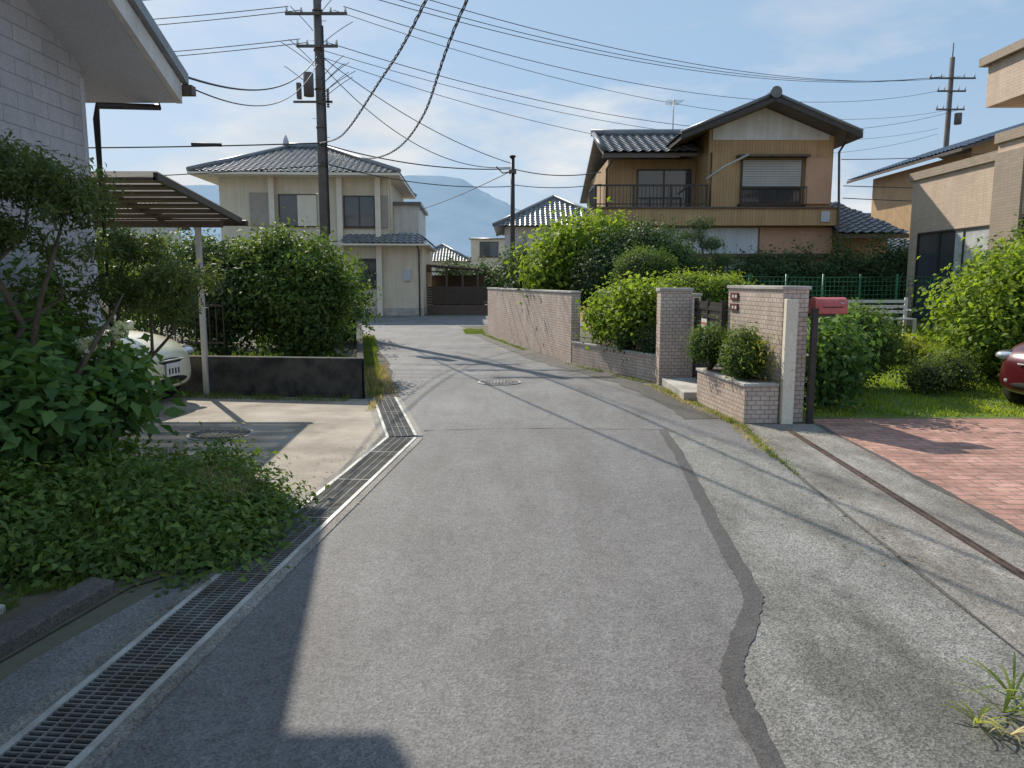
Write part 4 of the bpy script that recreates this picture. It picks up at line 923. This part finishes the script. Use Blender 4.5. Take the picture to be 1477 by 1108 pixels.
def blades(parent, c, n, L, mat):
    g = RD
    for i in range(n):
        an = g.random()*6.283; l = L*(.5+.6*g.random()); w = .003+.0025*g.random()
        pts = []
        for k in range(6):
            t = k/5; pts.append(V((c[0]+math.cos(an)*l*t, c[1]+math.sin(an)*l*t, .015+l*.75*math.sin(t*2.2)*(.4+.3*((i*7)%5)/5))))
        ax = V((-math.sin(an), math.cos(an), 0)); vs = []; fs = []
        for k, p in enumerate(pts):
            ww = w*math.sin(math.pi*(.15+.85*k/5)) + .0005; vs += [p-ax*ww, p+ax*ww]
            if k: fs.append((2*k-2,2*k-1,2*k+1,2*k))
        o = obj('blade', vs, fs, mat, parent, recalc=False, smooth=True)
        at = o.data.attributes.new('tone','FLOAT','FACE'); at.data.foreach_set('value', [g.random()]*len(fs))
blades(fw, (1.82,2.62), 18, .2, M['grassblade']); blades(fw, (1.68,2.55), 12, .15, M['leaf_red']); blades(fw, (1.92,2.72), 16, .22, M['grassblade'])
blades(fw, (1.75,2.48), 10, .12, M['dryleaf']); blades(fw, (2.0,2.6), 12, .2, M['leaf_red'])

# ------------------------------------------------------------------ mountains
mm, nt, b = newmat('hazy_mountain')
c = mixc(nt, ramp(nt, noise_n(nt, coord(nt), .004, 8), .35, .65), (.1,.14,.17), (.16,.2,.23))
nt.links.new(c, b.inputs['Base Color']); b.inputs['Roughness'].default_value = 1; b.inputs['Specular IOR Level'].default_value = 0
b.inputs['Emission Color'].default_value = (.25,.37,.52,1); b.inputs['Emission Strength'].default_value = .72  # sky-blue emission stands in for light scattered by distant air
def mountain(name, prof, y, depth, hz=1):
    xs = [p[0] for p in prof]; zs = [p[1] for p in prof]
    X = np.linspace(xs[0], xs[-1], 700); Zr = np.interp(X, xs, zs)
    def fb(x, s): return sum(np.sin(x/s*f+f*3.1+s)*(1/f) for f in (1,2.3,4.7,9.1,17))
    vs = []; rows = 16
    for r in range(rows+1):
        t = r/rows
        for x, z in zip(X, Zr):
            rd = fb(np.array([x+t*120*math.sin(x*.01)]), 90)[0]
            vs.append((x, y-depth*(1-t)+rd*18*(1-abs(2*t-1)), max(0, z*(t**.8)+rd*8*t*hz)))
    n = len(X); fs = [(r*n+i,r*n+i+1,(r+1)*n+i+1,(r+1)*n+i) for r in range(rows) for i in range(n-1)]
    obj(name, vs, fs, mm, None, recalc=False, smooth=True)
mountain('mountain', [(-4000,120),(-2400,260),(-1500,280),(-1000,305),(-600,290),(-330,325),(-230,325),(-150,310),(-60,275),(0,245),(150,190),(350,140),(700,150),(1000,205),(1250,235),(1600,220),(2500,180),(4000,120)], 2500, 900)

# ------------------------------------------------------------------ sun, sky, camera
S = V((-.62, 1.05, 1)).normalized()
sun = bpy.data.lights.new('sun', 'SUN'); sun.energy = 4.9; sun.angle = math.radians(.5); sun.color = (1, .92, .79)
so = bpy.data.objects.new('sun', sun); so.rotation_euler = S.to_track_quat('Z', 'Y').to_euler(); scene.collection.objects.link(so)
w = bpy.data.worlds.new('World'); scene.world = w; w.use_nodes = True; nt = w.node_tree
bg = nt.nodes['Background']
sky = nt.nodes.new('ShaderNodeTexSky'); sky.sky_type = 'NISHITA'; sky.sun_disc = False
sky.sun_elevation = math.asin(S.z); sky.sun_rotation = math.atan2(S.x, S.y) % (2*math.pi)
sky.air_density = 1.0; sky.dust_density = 1.2; sky.ozone_density = 1.2
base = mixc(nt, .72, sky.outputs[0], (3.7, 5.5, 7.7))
co = coord(nt, 'Generated', (1, 1, 2.8))
cl = ramp(nt, noise_n(nt, co, 2.8, 12, .58), .46, .6)
sep = nt.nodes.new('ShaderNodeSeparateXYZ'); nt.links.new(coord(nt, 'Generated'), sep.inputs[0])
hz = ramp(nt, sep.outputs[2], .17, .36, (1.0,)*3, (.06,)*3)
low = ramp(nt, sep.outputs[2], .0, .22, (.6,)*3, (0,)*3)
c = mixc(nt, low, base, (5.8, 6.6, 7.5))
shade = mixc(nt, ramp(nt, noise_n(nt, co, 5.0, 8, .6), .35, .65), (6.4, 6.9, 7.4), (8.5, 8.6, 8.6))
c = mixc(nt, mixc(nt, 1, cl, hz, 'MULTIPLY'), c, shade)
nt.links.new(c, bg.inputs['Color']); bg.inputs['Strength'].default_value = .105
cam = bpy.data.cameras.new('camera'); cam.lens = 26.69; cam.sensor_width = 36; cam.clip_start = .05; cam.clip_end = 12000
cob = bpy.data.objects.new('camera', cam); cob.location = (0, 0, 1.6); cob.rotation_euler = (math.radians(90-7.75), 0, 0)
scene.collection.objects.link(cob); scene.camera = cob
scene.view_settings.view_transform = 'Standard'; scene.view_settings.look = 'None'; scene.view_settings.exposure = 0
